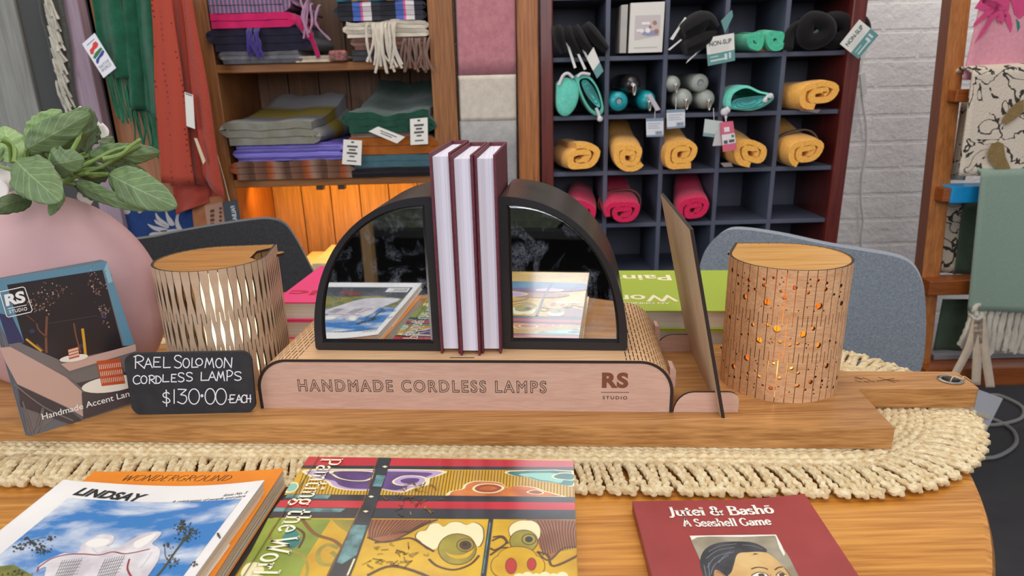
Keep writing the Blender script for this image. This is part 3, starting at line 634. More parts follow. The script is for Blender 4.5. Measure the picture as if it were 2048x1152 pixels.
# ================================================================ BROCHURES
B0=V((-.4742,.6241,T+BZ)); B1=V((-.4047,.6970,T+BZ)); bd=(B1-B0).normalized(); bn=V((-bd.y,bd.x,0)); BW=(B1-B0).length; BHt=.1561
def BRP(px,py,d=0.): return atp(px,py,B0-bn*(.0002+d),bn)
def ZB2(x,y,d=0.): return BRP(x/2.88,480+y/2.88,d)          # zoomed crop coordinates
bm_=[plain(c,.35,coat=.3,name=n) for c,n in (('#5f8ea6','b_frame'),('#241d22','b_night'),('#8db7c6','b_light'),('#77706f','b_sofa'),('#4a4348','b_sofadark'),('#c9a79a','b_cushion'),('#efe9dc','b_white'),('#c3552c','b_lamp'),('#7a4a34','b_trunk'),('#d9a12c','b_gold'),('#8b6f66','b_leaf'),('#34345f','b_blue'))]
for i in range(3):
    t=thing('lamp_brochure',('glossy lamp brochure leaning before the pink vase, night terrace cover','glossy lamp brochure standing directly behind the front lamp brochure','glossy lamp brochure hindmost in the brochure pile by the vase')[i],'brochure',B0+bd*BW/2+bn*.0026*i,'stack of lamp brochures')
    mb=MB(); q=B0+bn*.0026*i-bd*.0012*i; mb.frame(q,bd*BW,bn*.0022,V((0,0,BHt+.0006*i))); part('cover' if i==0 else 'cover',mb,[plain('#6b6d74',.4)],t,bev=.0004)
    if i==0:
        mb=MB(); k=[0]
        def pg(s,mi,cl=True):
            k[0]+=1; pts=[tuple(map(float,z.split(','))) for z in s.split()]
            if cl: mb.poly([ZB2(x,y,.00004*k[0]) for x,y in pts],mi)
            return pts
        pg('-30,235 600,128 800,660 205,1110 160,1110',3)
        pg('-35,232 612,122 630,170 -30,268',0); pg('590,170 615,125 775,600 715,612',0); pg('600,172 615,128 650,240 625,250',2)
        pg('20,262 590,172 705,610 780,607 350,700 60,600',1); pg('-40,240 40,258 140,590 60,610 -10,470',0); pg('-10,420 70,440 140,590 50,600',11)
        for cx,cy,n_,sx,sy in ((270,330,46,90,90),(555,260,50,70,95),(600,420,34,45,80),(200,370,24,50,60),(340,300,20,70,50)):
            for _ in range(n_):
                x=cx+R.gauss(0,.5)*sx; y=cy+R.gauss(0,.5)*sy; r=R.uniform(2.5,7); a=R.uniform(0,6)
                mb.poly([ZB2(x+r*math.cos(a+b)*R.uniform(.5,1.2),y+r*math.sin(a+b)*R.uniform(.5,1.2),.0003) for b in (0,1.3,2.6,3.9,5.1)],R.choice([10,10,8,5]))
        for pts,w_,mi in (([(270,440),(265,560),(268,650)],14,8),([(270,560),(225,520),(210,480)],8,8),([(425,480),(440,560),(465,650)],9,8),([(475,510),(485,590),(492,660)],16,9),([(150,570),(200,610),(240,640)],12,9),([(210,600),(250,640)],9,8),([(280,480),(410,460),(560,435)],3,4),([(150,430),(200,470)],4,8)):
            stroke(mb,pts,w_,lambda x,y:ZB2(x,y,.00035),mi)
        for x,y,mi in ((185,525,11),(600,440,11),(470,610,11)): mb.poly([ZB2(x+18*math.cos(a),y+14*math.sin(a),.0003) for a in (0,1,2,3,4,5)],mi)
        k[0]=9
        pg('60,600 110,590 340,690 360,740 375,775 150,690',3); pg('0,620 60,615 380,790 470,870 500,1030 380,960 100,830 30,700',5); pg('100,835 380,965 480,1045 400,1060 120,960',4)
        pg('380,780 790,640 810,700 460,830',3); pg('350,715 780,600 785,640 400,755',5); pg('440,825 740,755 745,780 470,850',4); pg('470,880 745,830 750,940 480,1030',4)
        for cx,cy,rx,ry in ((425,680,82,20),(640,830,170,46)): mb.poly([ZB2(cx+rx*math.cos(a*.26),cy+ry*math.sin(a*.26)-.14*rx*math.cos(a*.26),.0009) for a in range(24)],6)
        for x0,x1,y0,y1,dx in ((390,450,622,684,8),(556,692,690,838,30)):
            mb.poly([ZB2(a,b,.001) for a,b in ((x0,y0+8),(x1,y0-8),(x1+dx,y1-12),(x0+dx,y1+4))],7)
            for r_ in range(3):
                for j in range(12):
                    u_=x0+(x1-x0)*(j+.6)/12.6; v_=y0+(y1-y0)*(.2+.27*r_)-8*(j/12)*2; h_=(y1-y0)*.17
                    mb.poly([ZB2(u_-1.2+dx*(.3+.25*r_),v_,.0011),ZB2(u_+2+dx*(.3+.25*r_),v_,.0011),ZB2(u_+2.5+dx*(.4+.25*r_),v_+h_,.0011),ZB2(u_-.8+dx*(.4+.25*r_),v_+h_,.0011)],6)
        for pts in (([(245,965),(215,1080),(190,1130)]),([(250,970),(235,1060),(205,1120)]),([(80,830),(250,960),(420,1040)]),([(130,930),(190,1120)])): stroke(mb,pts,9,lambda x,y:ZB2(x,y,.0012),3)
        part('cover_picture',mb,bm_,t,rec=False)
        mb=MB(); 
        tx=lambda x,y:ZB2(x,-y,.0014)
        ux,uy=(750-250)/500,-(888-1035)/500
        def along(x0,y0,sl,vf,x1,h):
            vs,f=vf; w0=min(v[0] for v in vs); w1=max(v[0] for v in vs); h0=min(v[1] for v in vs); h1=max(v[1] for v in vs); kx=(x1-x0)/(w1-w0); ky=h/(h1-h0)
            put(mb,([(x0+(a-w0)*kx-(b-h0)*ky*.20,-y0+(a-w0)*kx*sl+(b-h0)*ky) for a,b in vs],f),tx)
        along(247,1046,.268,text2d('Handmade Accent Lamps',1,.008),815,44); part('cover_title',mb,plain('#f2f2f0',.5),t,rec=False); mb=MB(); along(36,383,.22,text2d('RS',1,.045),150,68)
        along(55,424,.19,text2d('STUDIO',1,.02,0,'LEFT',1.2),158,20)
        stroke(mb,[(45,-396),(153,-374)],4,tx,0,False)
        bx_=[(0,-302),(6,-290),(132,-270),(142,-276),(186,-405),(181,-416),(50,-446),(40,-438),(0,-302)]; bx_=[(-3,-300),(130,-270),(143,-277),(186,-402),(178,-415),(50,-444),(38,-438),(-3,-300)]
        stroke(mb,bx_,5,tx,0,False); part('cover_logo',mb,plain('#f2f2f0',.5),t,rec=False)
# ================================================================ VASE AND PLANT
VC=aty(115,600,.79); VR=.1215; VD=.062; zb=T+BZ+.0004
mb=MB()
prof=[]
def vs_(a,b):
    ph=a*2*math.pi; th=math.pi*(.06+b*.94); r=math.sin(th); z=VC.z+VR*math.cos(th)*1.0
    return V((VC.x+VR*r*math.cos(ph),VC.y+VD*(r**.75 if r>0 else 0)*math.sin(ph),max(z,zb)))
mb.grid(vs_,56,40,0,cu=True)
top=VC.z+VR*math.cos(math.pi*.06)
t=thing('disc_vase','large matte pink disc vase holding leafy stems at the left','vase',(VC.x,VC.y,zb))
vm=plain('#c79f9f',.48,var='#bd9598',vs=8,bm=.12,bs=900,spec=.4,name='pink_glaze')
part('body',mb,vm,t,ang=60)
mb=MB(); mb.lathe([(.023,-.004),(.0245,.004),(.0215,.006),(.019,.003),(.0185,-.012)],V((VC.x,VC.y,top)),28,0,1,.62); part('rim',mb,vm,t)
lfm=[]
def leafmat(c1,c2,cv):
    m,nt,p=base('leaf_green',c1,.55); t_=N(nt,'ShaderNodeUVMap'); sx=N(nt,'ShaderNodeSeparateXYZ'); nt.links.new(t_.outputs[0],sx.inputs[0])
    n=N(nt,'ShaderNodeTexNoise',Scale=90.,Detail=4.); nt.links.new(ocoord(nt),n.inputs[0]); x=mixc(nt,p,ramp(nt,n.outputs[0],.3,.7),c1,c2)
    # veins: midrib plus slanted side veins
    a=N(nt,'ShaderNodeMath',operation='ABSOLUTE'); s1=N(nt,'ShaderNodeMath',operation='SUBTRACT'); nt.links.new(sx.outputs[1],s1.inputs[0]); s1.inputs[1].default_value=.5; nt.links.new(s1.outputs[0],a.inputs[0])
    c=N(nt,'ShaderNodeMath',operation='MULTIPLY_ADD'); nt.links.new(a.outputs[0],c.inputs[0]); c.inputs[1].default_value=-.55; nt.links.new(sx.outputs[0],c.inputs[2])
    e=N(nt,'ShaderNodeMath',operation='MULTIPLY'); nt.links.new(c.outputs[0],e.inputs[0]); e.inputs[1].default_value=6.5
    f=N(nt,'ShaderNodeMath',operation='FRACT'); nt.links.new(e.outputs[0],f.inputs[0])
    g=N(nt,'ShaderNodeMath',operation='LESS_THAN'); nt.links.new(f.outputs[0],g.inputs[0]); g.inputs[1].default_value=.09
    h=N(nt,'ShaderNodeMath',operation='LESS_THAN'); nt.links.new(a.outputs[0],h.inputs[0]); h.inputs[1].default_value=.018
    mxn=N(nt,'ShaderNodeMath',operation='MAXIMUM'); nt.links.new(g.outputs[0],mxn.inputs[0]); nt.links.new(h.outputs[0],mxn.inputs[1])
    k=N(nt,'ShaderNodeMath',operation='MULTIPLY'); nt.links.new(mxn.outputs[0],k.inputs[0]); k.inputs[1].default_value=.6
    y=N(nt,'ShaderNodeMix',data_type='RGBA'); nt.links.new(k.outputs[0],y.inputs[0]); nt.links.new(x.outputs[2],y.inputs[6]); y.inputs[7].default_value=lin(cv); nt.links.new(y.outputs[2],p.inputs['Base Color'])
    bump(nt,p,mxn.outputs[0],-.35,.002); return m
LG=[leafmat('#6c8254','#5a7046','#93a676'),leafmat('#8ba76a','#789659','#aec08c'),leafmat('#42532f','#4d5f38','#66774e')]
t=thing('leafy_stems','bunch of artificial green leafy stems standing in the pink vase','plant',(VC.x,VC.y,top-.01))
MOUTH=V((VC.x,VC.y,top))
def leaf(px0,px1,wpx,Y0,Y1,mi,fold=.25,bend=.12,tilt=0.,lobe=.05,nl=5):
    a=aty(*px0,Y0); b=aty(*px1,Y1); ax=b-a; L=ax.length; ax.normalize(); vw=((a+b)/2-CAM).normalized()
    sd=ax.cross(vw).normalized(); nr=sd.cross(ax).normalized()
    if nr.dot(vw)>0: nr=-nr
    if tilt: sd=(sd*math.cos(tilt)+nr*math.sin(tilt)); nr=sd.cross(ax).normalized(); nr=-nr if nr.dot(vw)>0 else nr
    W=wpx*Y0/1420*.5; NU,NV=24,10; vs=[];uv=[]
    for i in range(NU+1):
        u=i/NU; wv=W*(math.sin(math.pi*min(1,u**.9))**.55)*(1.06-.12*u) if .01<u<.995 else W*.10
        wv*=1+lobe*math.sin(u*math.pi*2*nl)
        for j in range(NV+1):
            v=j/NV*2-1
            p=a+ax*(u*L)+sd*(v*wv)+nr*(-abs(v)*-wv*fold*(-1) + L*bend*(math.sin(math.pi*u)-u*.6)*1.0+ .09*wv*math.sin(u*17+v*4)*abs(v)+.05*wv*math.sin(u*31+v*7))
            vs.append(p); uv.append((u,j/NV))
    W_=NV+1; fs=[(i*W_+j,(i+1)*W_+j,(i+1)*W_+j+1,i*W_+j+1) for i in range(NU) for j in range(NV)]
    mb=MB(); mb.add(vs,fs,0,True); ob=part('leaf',mb,LG[mi],t,ang=0,rec=False)
    ul=ob.data.uv_layers.new(name='UVMap')
    for lp in ob.data.loops: ul.data[lp.index].uv=uv[lp.vertex_index]
    s=ob.modifiers.new('thick','SOLIDIFY'); s.thickness=.0007
    return a
LV=[((32,322),(113,397),84,.745,.70,0,.2,.10,.1,.02,9),((52,298),(176,229),56,.765,.775,0,.3,.16,.0,.02,9),((217,348),(345,411),72,.76,.72,0,.25,.10,.1,.02,10),((178,312),(319,306),46,.79,.80,0,.3,.08,.3,.03,7),
((100,330),(160,318),56,.755,.735,0,.25,.14,.0,.12,4),((150,364),(280,420),32,.77,.735,0,.3,.12,.2,.03,8),((26,325),(8,248),62,.80,.83,1,.2,.10,.0,.06,5),((52,275),(122,221),40,.80,.81,1,.3,.1,.0,.08,5),
((100,322),(180,216),62,.785,.80,0,.35,.08,.2,.03,7),((172,306),(187,220),26,.81,.83,2,.2,.05,.0,.16,4),((124,380),(100,428),24,.75,.72,0,.4,.1,.2,.03,6),((62,396),(-18,420),40,.745,.70,2,.3,.1,.4,.02,6),
((172,290),(196,250),30,.82,.84,2,.2,.05,.0,.15,4),((205,300),(226,272),24,.82,.84,2,.2,.05,.0,.1,4),((150,340),(215,350),50,.81,.80,2,.2,.05,.3,.1,5),((150,372),(225,400),30,.80,.77,2,.2,.05,.3,.1,5),((210,335),(290,345),34,.80,.79,2,.2,.05,.2,.05,5),((60,330),(100,290),40,.80,.81,2,.2,.05,.2,.08,5),((120,330),(185,300),44,.82,.83,2,.2,.05,.1,.1,5),((-10,330),(-60,280),70,.79,.80,0,.2,.1,.1,.03,8)]
stm=plain('#7f9a4e',.5,var='#6b8640',vs=80); stems=[]
for a in LV:
    b0=leaf(*a); k=(b0-MOUTH); mb=MB()
    mb.tube(catmull([MOUTH+V((R.uniform(-.008,.008),R.uniform(-.006,.006),-.012)),MOUTH+k*.35+V((0,0,.012)),MOUTH+k*.75+V((0,0,.006)),b0],5),[.0022]*10+[.0016]*6,7); part('stem',mb,stm,t)
for pts in (((130,350),(180,325),(225,302),(262,292)),((205,318),(240,310),(262,292),(281,279)),((120,368),(170,345),(210,330),(280,290)),((174,345),(185,352),(217,348)),((0,280),(18,290),(22,325)),((28,325),(30,300),(10,275)),((145,300),(158,275),(163,255)),((100,325),(108,290),(112,280))):
    mb=MB(); mb.tube(catmull([aty(x,y,.765+.01*i) for i,(x,y) in enumerate(pts)],5),[.0024]*6+[.0019]*40,7); part('stem',mb,stm,t)
pet=plain('#f2ebe2',.7)
for x,y,w_,Y in ((165,226,22,.84),(198,262,34,.84),(6,352,44,.82),(-6,376,40,.81),(150,365,18,.80),(170,395,30,.80)):
    c=aty(x,y,Y); W=w_*Y/1420*.55; mb=MB()
    mb.grid(lambda a,b:c+V(((a-.5)*2*W*math.sin(math.pi*(.15+.7*b)),.25*W*math.sin(a*3)*b,(b-.5)*1.7*W+.2*W*math.sin(a*6))),6,6); ob=part('white_petal',mb,pet,t,rec=False); s=ob.modifiers.new('thick','SOLIDIFY'); s.thickness=.0006
# ================================================================ FRONT BOOKS
def frm(o,yaw):
    F,u,v=basis(o,yaw); o=V(o)
    return F,(lambda p:((p-o).dot(u),(p-o).dot(v))),u,v
def lay(mb,pts,fn,mi,step=.006):       # a flat shape laid on a curved cover
    xs=[p[0] for p in pts]; ys=[p[1] for p in pts]; gp=[]
    x=min(xs)+step/2
    while x<max(xs):
        y=min(ys)+step/2
        while y<max(ys): gp.append((x,y)); y+=step
        x+=step
    v2,fs=cut(pts,[],gp if len(gp)>1 else [])
    mb.add([fn(p.x,p.y) for p in v2],fs,mi)
# ---- thick hardcover: Painting the World
PZ=.045; pa=atz(617,913,PZ); pb=atz(1147,921,PZ)
PF,PI,pu,pv=frm((pa.x,pa.y,T),-4.0); PW=(pb-pa).length; PL=.322
t=thing('painting_hardcover','thick yellow and red painted-cover hardback lying at the front of the table','book',PF(PW/2,-PL/2,0))
cov=[plain(c,.3,coat=.55,name=n,var=v_,vs=vv) for c,n,v_,vv in (('#d9ad18','pw_yellow','#c08f12',28),('#c9242f','pw_red','#b51f2b',20),('#242226','pw_black','#34343a',40),('#7a4e12','pw_brown',None,1),('#eadfb0','pw_cream',None,1),('#b89cc8','pw_lilac',None,1),('#6d4a86','pw_purple','#4d3163',50),('#d9803a','pw_orange','#b75c22',60),('#9c4319','pw_rust',None,1),('#2f7d78','pw_teal','#24605f',60),('#86c0ac','pw_mint',None,1),('#8f9f37','pw_green','#6f7f22',20),('#a4623c','pw_clay','#8f5030',60),('#8a7c2a','pw_olive','#a3942f',60),('#4f3319','pw_dark',None,1),('#b5302a','pw_nostril',None,1),('#6f9c9c','pw_grey_teal','#39585c',90),('#f4ecd0','pw_text',None,1),('#2f5f86','pw_blue','#4b86a6',30))]
mb=MB(); 
def pt(x,y,d): return PF(x,y,PZ+d)
mb.frame(PF(.004,0,PZ-.0028),pu*(PW-.004),-pv*PL,V((0,0,.0028)),0)
mb.frame(PF(.004,0,0.0004),pu*(PW-.004),-pv*PL,V((0,0,.0028)),0)
mb.grid(lambda a,b:PF(.004-.004*math.sin(math.pi*a),-PL*b,.0004+(PZ-.0004)*(.5-.5*math.cos(math.pi*a))),12,1)
cv=part('cover',mb,cov,t,bev=.0007)
mb=MB(); mb.frame(PF(.004,-.004,.0032),pu*(PW-.0075),-pv*(PL-.008),V((0,0,PZ-.006))); part('pages',mb,pgz,t)
LY=[0]
art=MB()
def z7(x,y): return PI(atz(460+x/2.768,880+y/2.768,PZ))
def clampP(q): return (min(max(q[0],.0002),PW-.0002),min(max(q[1],-PL+.0002),-.0002))
def A7(s,mi,sm=0,scale=1.,lift=True,xf=z7):
    pts=[xf(*map(float,z.split(','))) for z in s.split()]
    if sm: pts=[(v.x,v.y) for v in catmull([(a,b,0) for a,b in pts],sm,True)]
    if scale!=1:
        cx=sum(p[0] for p in pts)/len(pts); cy=sum(p[1] for p in pts)/len(pts); pts=[(cx+(a-cx)*scale,cy+(b-cy)*scale) for a,b in pts]
    if lift: LY[0]+=1
    art.poly([pt(*clampP(p),0.000005*LY[0]) for p in pts],mi); return pts
def S7(s,wd,mi,sm=True):
    LY[0]+=1; stroke(art,[z7(*map(float,z.split(','))) for z in s.split()],wd,lambda x,y:pt(*clampP((x,y)),0.000005*LY[0]),mi,sm)
def E7(cx,cy,rx,ry,mi,n=24): A7(' '.join('%f,%f'%(cx+rx*math.cos(6.2832*i/n),cy+ry*math.sin(6.2832*i/n)) for i in range(n)),mi)
A7('418,92 1905,115 1908,156 395,143',1); A7('400,140 1908,150 1910,170 385,160',2)
A7('395,158 1910,168 1915,322 300,304',0)
LY[0]+=1
for i in range(88):
    x=420+i*17.2; f=(x-400)/1500; stroke(art,[z7(x-(1-f)*6,168),z7(x-(1-f)*62+(f-.5)*4,316)],.00085,lambda a,b:pt(*clampP((a,b)),0.000005*LY[0]),3,False)
pc='415,165 700,160 1168,168 1165,195 1110,212 1098,248 1020,268 960,290 880,282 800,266 765,280 640,277 560,256 530,228 470,214 425,194'
A7(pc,4,4); A7(pc,5,4,.93); A7(pc,6,4,.80)
A7('560,170 790,172 805,200 760,225 690,228 620,218 575,200',4,4); A7('560,170 790,172 805,200 760,225 690,228 620,218 575,200',6,4,.85); A7('900,225 960,198 1060,200 1095,222 1050,250 960,254 910,245',4,4); A7('900,225 960,198 1060,200 1095,222 1050,250 960,254 910,245',5,4,.86); A7('930,225 980,208 1060,212 1040,240 960,244',6,4,.8)
oc='1195,308 1215,285 1280,272 1300,245 1350,228 1430,228 1500,238 1535,262 1600,254 1685,262 1745,282 1830,306 1815,316 1200,314'
A7(oc,4,4); A7(oc,7,4,.93); A7('1340,270 1380,245 1470,243 1520,265 1470,292 1380,292',4,4); A7('1340,270 1380,245 1470,243 1520,265 1470,292 1380,292',8,4,.84); A7('1380,268 1440,254 1480,268 1430,282',7,4); A7('1640,290 1690,275 1740,292 1700,303',4,4,1.); A7('1640,290 1690,275 1740,292 1700,303',8,4,.8)
for q in ('1540,172 1905,172 1912,256 1800,240 1700,226 1640,206 1560,196',): A7(q,4,3); A7(q,9,3,.92); A7(q,10,3,.6)
A7('1780,200 1830,182 1908,186 1910,222 1850,222 1800,214',4,4); A7('1780,200 1830,182 1908,186 1910,222 1850,222 1800,214',9,4,.82); A7('305,290 330,240 372,236 380,262 350,288',4,4); A7('305,290 330,240 372,236 380,262 350,288',10,4,.75)
A7('318,300 1915,316 1916,348 288,334',2); A7('320,302 560,305 540,326 305,320',16)
A7('280,334 1917,347 1920,388 248,372',1); A7('248,372 1920,388 1924,442 215,430',2); A7('240,374 640,380 610,400 228,396',16)
A7('212,434 1924,442 1945,1500 -300,1500',0); A7('212,434 560,440 430,640 330,900 -300,1500 -340,1500',11)
A7('560,440 690,442 660,520 600,480',13); S7('400,440 470,520 580,560 640,620',.003,3); S7('600,600 540,580 490,620 500,680 560,690 590,650 560,620',.0035,13); S7('250,470 220,540 300,600 400,640 430,720 400,800',.0022,13); A7('270,560 330,480 380,500 400,570 340,620',9,4,.8); A7('90,690 150,680 190,720 130,760 60,750',4,4); S7('330,470 410,520 380,600',.002,14)
A7('770,440 1150,442 1080,470 980,520 900,560 830,562 760,540',12); LY[0]+=1
for i in range(15): stroke(art,[z7(790+i*23,444),z7(775+i*17,500),z7(775+i*13+ (i>7)*10,548-i*2.5)],.0009,lambda a,b:pt(*clampP((a,b)),0.000005*LY[0]),14)
S7('1150,442 1070,475 980,522 900,560 830,565 760,540',.0016,14)
A7('1640,440 1925,446 1930,592 1840,602 1765,665 1715,600 1690,520',12); LY[0]+=1
for i in range(15): stroke(art,[z7(1660+i*20,446),z7(1705+i*15,510),z7(1735+i*13.5,640-i*3)],.0009,lambda a,b:pt(*clampP((a,b)),0.000005*LY[0]),14)
S7('1930,592 1840,604 1765,668 1700,620',.0016,14)
br_='1030,540 1045,510 1085,502 1108,470 1150,462 1182,482 1220,458 1270,456 1310,472 1350,458 1392,482 1402,522 1396,562 1370,592 1330,535 1250,522 1180,545 1140,605 1090,600 1055,562'
A7(br_,3,3,1.04); A7(br_,4,3)
E7(1258,606,108,88,14); E7(1258,606,103,84,13); E7(1268,600,80,60,0); E7(1258,590,80,50,13); E7(1303,584,50,38,14); E7(1303,584,45,34,13); E7(1303,584,34,26,14); E7(1300,580,14,11,2)
S7('1100,660 1150,700 1240,720 1330,690 1380,640',.0018,14); S7('800,570 900,560 1000,545 1080,590 1130,620',.0018,14); S7('980,520 1060,470 1110,450',.0014,14)
b2='1545,500 1560,470 1600,450 1640,448 1680,452 1712,480 1716,530 1690,560 1650,510 1600,505 1560,540'
A7(b2,3,3,1.05); A7(b2,4,3); E7(1626,562,80,64,14); E7(1626,562,75,60,13); E7(1655,552,42,32,14); E7(1655,552,36,27,13); E7(1655,552,22,17,2)
S7('1450,560 1500,540 1530,570 1470,610 1440,600',.0016,14); S7('1455,540 1510,535 1540,575',.0016,14); S7('1440,640 1500,600 1550,600',.0016,14)
for c in ((1590,650,110,60),(1500,700,58,62),(1690,700,55,60),(1590,720,90,70)): E7(*c,14); 
for c in ((1590,650,106,56),(1500,700,54,58),(1690,700,51,56),(1590,720,86,66)): E7(*c,0)
E7(1556,700,33,46,14); E7(1556,700,29,42,15); E7(1670,690,27,36,14); E7(1670,690,23,32,15)
S7('1700,620 1760,640 1790,700 1930,640',.0018,14); S7('760,752 900,700 1100,760 1200,850',.0022,14)
for i in range(6): E7(1600+i*48,770-8*(i%2),34,30,4,14)
# lower part of the cover (hidden below the frame, seen in the mirrors)
for s,mi in (('100,900 700,860 640,1100 0,1200',9),('900,900 1500,880 1700,1020 1000,1060',12),('800,1100 1500,1080 1950,1200 1950,1320 700,1300',6),('-200,1250 700,1180 1950,1330 1960,1480 -300,1480',18)): A7(s,mi,3); 
for s in ('760,900 1000,880 1150,980 900,1040','1200,1120 1500,1080 1600,1180 1300,1200'): A7(s,4,4); A7(s,5,4,.85)
A7('822,100 893,102 826,316 690,700 520,1100 360,1500 180,1500 380,1100 560,700 760,316',2)
A7('812,196 862,200 838,262 790,258',16); A7('680,470 760,476 700,640 620,690 590,680',16); S7('815,110 745,330 540,760',.0009,3,False); S7('690,660 650,753',.0012,4,False)
A7('1432,440 1458,440 1400,900 1380,1400 1345,1400 1368,900',2); S7('1440,460 1400,740',.0008,16,False)
for x,y in ((858,150),(782,316),(752,398)): A7('%f,%f %f,%f %f,%f %f,%f'%(x-16,y,x,y-6,x+16,y,x,y+7),4)
for i in range(60):
    x,y=R.choice([(960,330),(1050,380),(900,600),(860,680),(960,640),(1000,260)]); x+=R.gauss(0,70); y+=R.gauss(0,18); S7('%f,%f %f,%f %f,%f'%(x,y,x+R.uniform(-25,25),y+R.uniform(-14,14),x+R.uniform(-40,40),y+R.uniform(-24,24)),.0007,R.choice([14,3,13]))
part('cover_painting',art,cov,t,rec=False)
mb=MB(); u0=.0142; cap=.0178; lst=serif('Painting the World')
put(mb,([(a,b) for a,b in lst[0]],lst[1]),lambda a,b:pt(u0+b*cap,-.004-a*cap*1.03,0.000005*LY[0]+.0002)); part('cover_title',mb,[cov[17]],t,rec=False)
S7a=None
mb=MB(); mb.frame(PF(.0095,0,PZ+0.000005*LY[0]+.0003),pu*.0007,-pv*PL,V((0,0,.00002))); part('hinge_groove',mb,plain('#5d4a2c',.6),t)
# ---- magazines
LZ=.040; la=atz(126,954,LZ); lb=atz(528,964,LZ); LF,LI,lu,lv=frm((la.x,la.y,T),-4.8); LW=(lb-la).length; LL=.258
wz=.0262; wa=atz(176,940,wz); wb=atz(554,932,wz)
WF,WI,wu,wv=frm((la.x+.006,la.y+.0325,T),-3.4); WW=.1765
def paperback(name,label,F,u,v,W,L,z0,z1,mats,curl,group='magazines in the front pile',sag=0.):
    t=thing(name,label,'magazine',F(W/2,-L/2,z0),group)
    def top(x,y): f=max(0,(x/W-.55)/.45); g=max(0,1+y/L*1.6); return -sag*math.sin(math.pi*min(1,max(0,x/W)))*max(0,1+y/L*1.2) + curl*f*f*g + .0016*math.exp(-((x-.012)/.006)**2)*-.4
    mb=MB(); mb.grid(lambda a,b:F(a*W,-b*L,z1+top(a*W,-b*L)),36,20,0,sm=True); mb.grid(lambda a,b:F(a*W,-b*L,z1-.0004+top(a*W,-b*L)),36,20,0,sm=True)
    mb.frame(F(0,0,z0),u*.0006,-v*L,V((0,0,z1-z0)),0); mb.frame(F(0,0,z0),u*W,-v*L,V((0,0,.0004)),0)
    part('cover',mb,mats,t,rec=False)
    mb=MB(); n=9
    for k in range(n):
        a0=z0+.0005+(z1-z0-.001)*k/n; a1=z0+.0005+(z1-z0-.001)*(k+.93)/n; j=R.uniform(0,.0009)
        f0,f1=k/n,(k+.93)/n
        bot=lambda x,y:F(x,y,a0+top(x,y)*f0); tp=lambda x,y:F(x,y,a1+top(x,y)*f1)
        xs=[.0008+(W-.0016-j)*i/14 for i in range(15)]
        for ya,yb in ((-.0008-j,-L+.0008),):
            vs=[bot(x,ya) for x in xs]+[tp(x,ya) for x in xs]; mb.add(vs,[(i,i+1,15+i+1,15+i) for i in range(14)],0)
            vs=[bot(x,yb) for x in xs]+[tp(x,yb) for x in xs]; mb.add(vs,[(i,i+1,15+i+1,15+i) for i in range(14)],0)
            ys=[ya+(yb-ya)*i/10 for i in range(11)]; x=xs[-1]
            vs=[bot(x,y) for y in ys]+[tp(x,y) for y in ys]; mb.add(vs,[(i,i+1,11+i+1,11+i) for i in range(10)],0)
            mb.add([tp(xs[-4],y) for y in ys]+[tp(xs[-1],y) for y in ys],[(i,i+1,11+i+1,11+i) for i in range(10)],0)
    part('pages',mb,pgz,t,rec=False); return t,(lambda x,y,d=0.:F(x,y,z1+top(x,y)+d))
BFm,_,bu2,bv2=frm((la.x+.012,la.y+.030,T),-3.4)
tb,_=paperback('magazine','thin black magazine at the bottom of the front left pile','' or BFm,bu2,bv2,.1765,.25,.0005,.0125,[plain('#1f1e20',.5)],.0)
wpaper=plain('#e88a1e',.55,var='#df7f18',vs=30,name='orange_cover')
tw_,WS=paperback('magazine','orange magazine under the white magazine, titled in thin black capitals',WF,wu,wv,WW,.255,.0127,wz,[wpaper],.004)
mb=MB()
s='WONDERGROUND'; x0,y0=WI(atz(240,961.5,wz)); x1,y1=WI(atz(456,962,wz)); cw={'W':1.35,'O':1.05,'N':1.0,'D':.95,'E':.7,'R':.78,'G':1.0,'U':.95}
tot=sum(cw[c]+.28 for c in s)-.28; k=(x1-x0)/tot; bb=[];x=x0
for c in s: bb.append((x,0,cw[c]*k,.0092)); x+=(cw[c]+.28)*k
capline(mb,s,bb,0,lambda a,b:WS(a,y0+b,.0003),0,(.00022,.00075),.28); part('cover_title',mb,plain('#33210f',.7),tw_,rec=False)
white=plain('#e9e5e2',.5,var='#dfdad8',vs=14,name='white_cover')
tl_,LS_=paperback('magazine','white magazine on top of the front left pile, blue-sky photograph on its cover',LF,lu,lv,LW,LL,wz+.0008,LZ-.0025,[white],.0035,sag=.0042)
def z6(x,y): return LI(atz(x/3.303,860+y/3.303,LZ-.001))
m,nt,p=base('sky_print','#3f7fc0',.35,0,.5,.3)
n=N(nt,'ShaderNodeTexNoise',Scale=13.,Detail=7.,Roughness=.55,Distortion=.3); nt.links.new(ocoord(nt,(1,2.2,1)),n.inputs[0]); mixc(nt,p,ramp(nt,n.outputs[0],.44,.62),'#3d7cbd','#dfe2e6')
sky=m; hill=plain('#9a8a3c',.4,coat=.3,var='#5f6a2e',vs=90,name='hill_print')
lm=[sky,hill,plain('#e3dee0',.4,coat=.3,var='#c5bcc2',vs=60,name='cloth_print'),plain('#33362f',.4,coat=.3,name='tree_print'),plain('#8f3038',.4,name='red_print'),plain('#57585c',.4,name='stripe_print'),plain('#c8c8cc',.4),plain('#4e4a2a',.4),plain('#e6e2dc',.5),plain('#1d1d1f',.5),plain('#7b2f22',.5),plain('#3c3f45',.5)]
am=MB(); LY2=[0]
def A6(s,mi,sm=0,xf=z6):
    LY2[0]+=1; pts=[xf(*map(float,z.split(','))) for z in s.split()]
    if sm: pts=[(v.x,v.y) for v in catmull([(a,b,0) for a,b in pts],sm,True)]
    lay(am,pts,lambda a,b:LS_(a,b,.00036+0.000005*LY2[0]),mi)
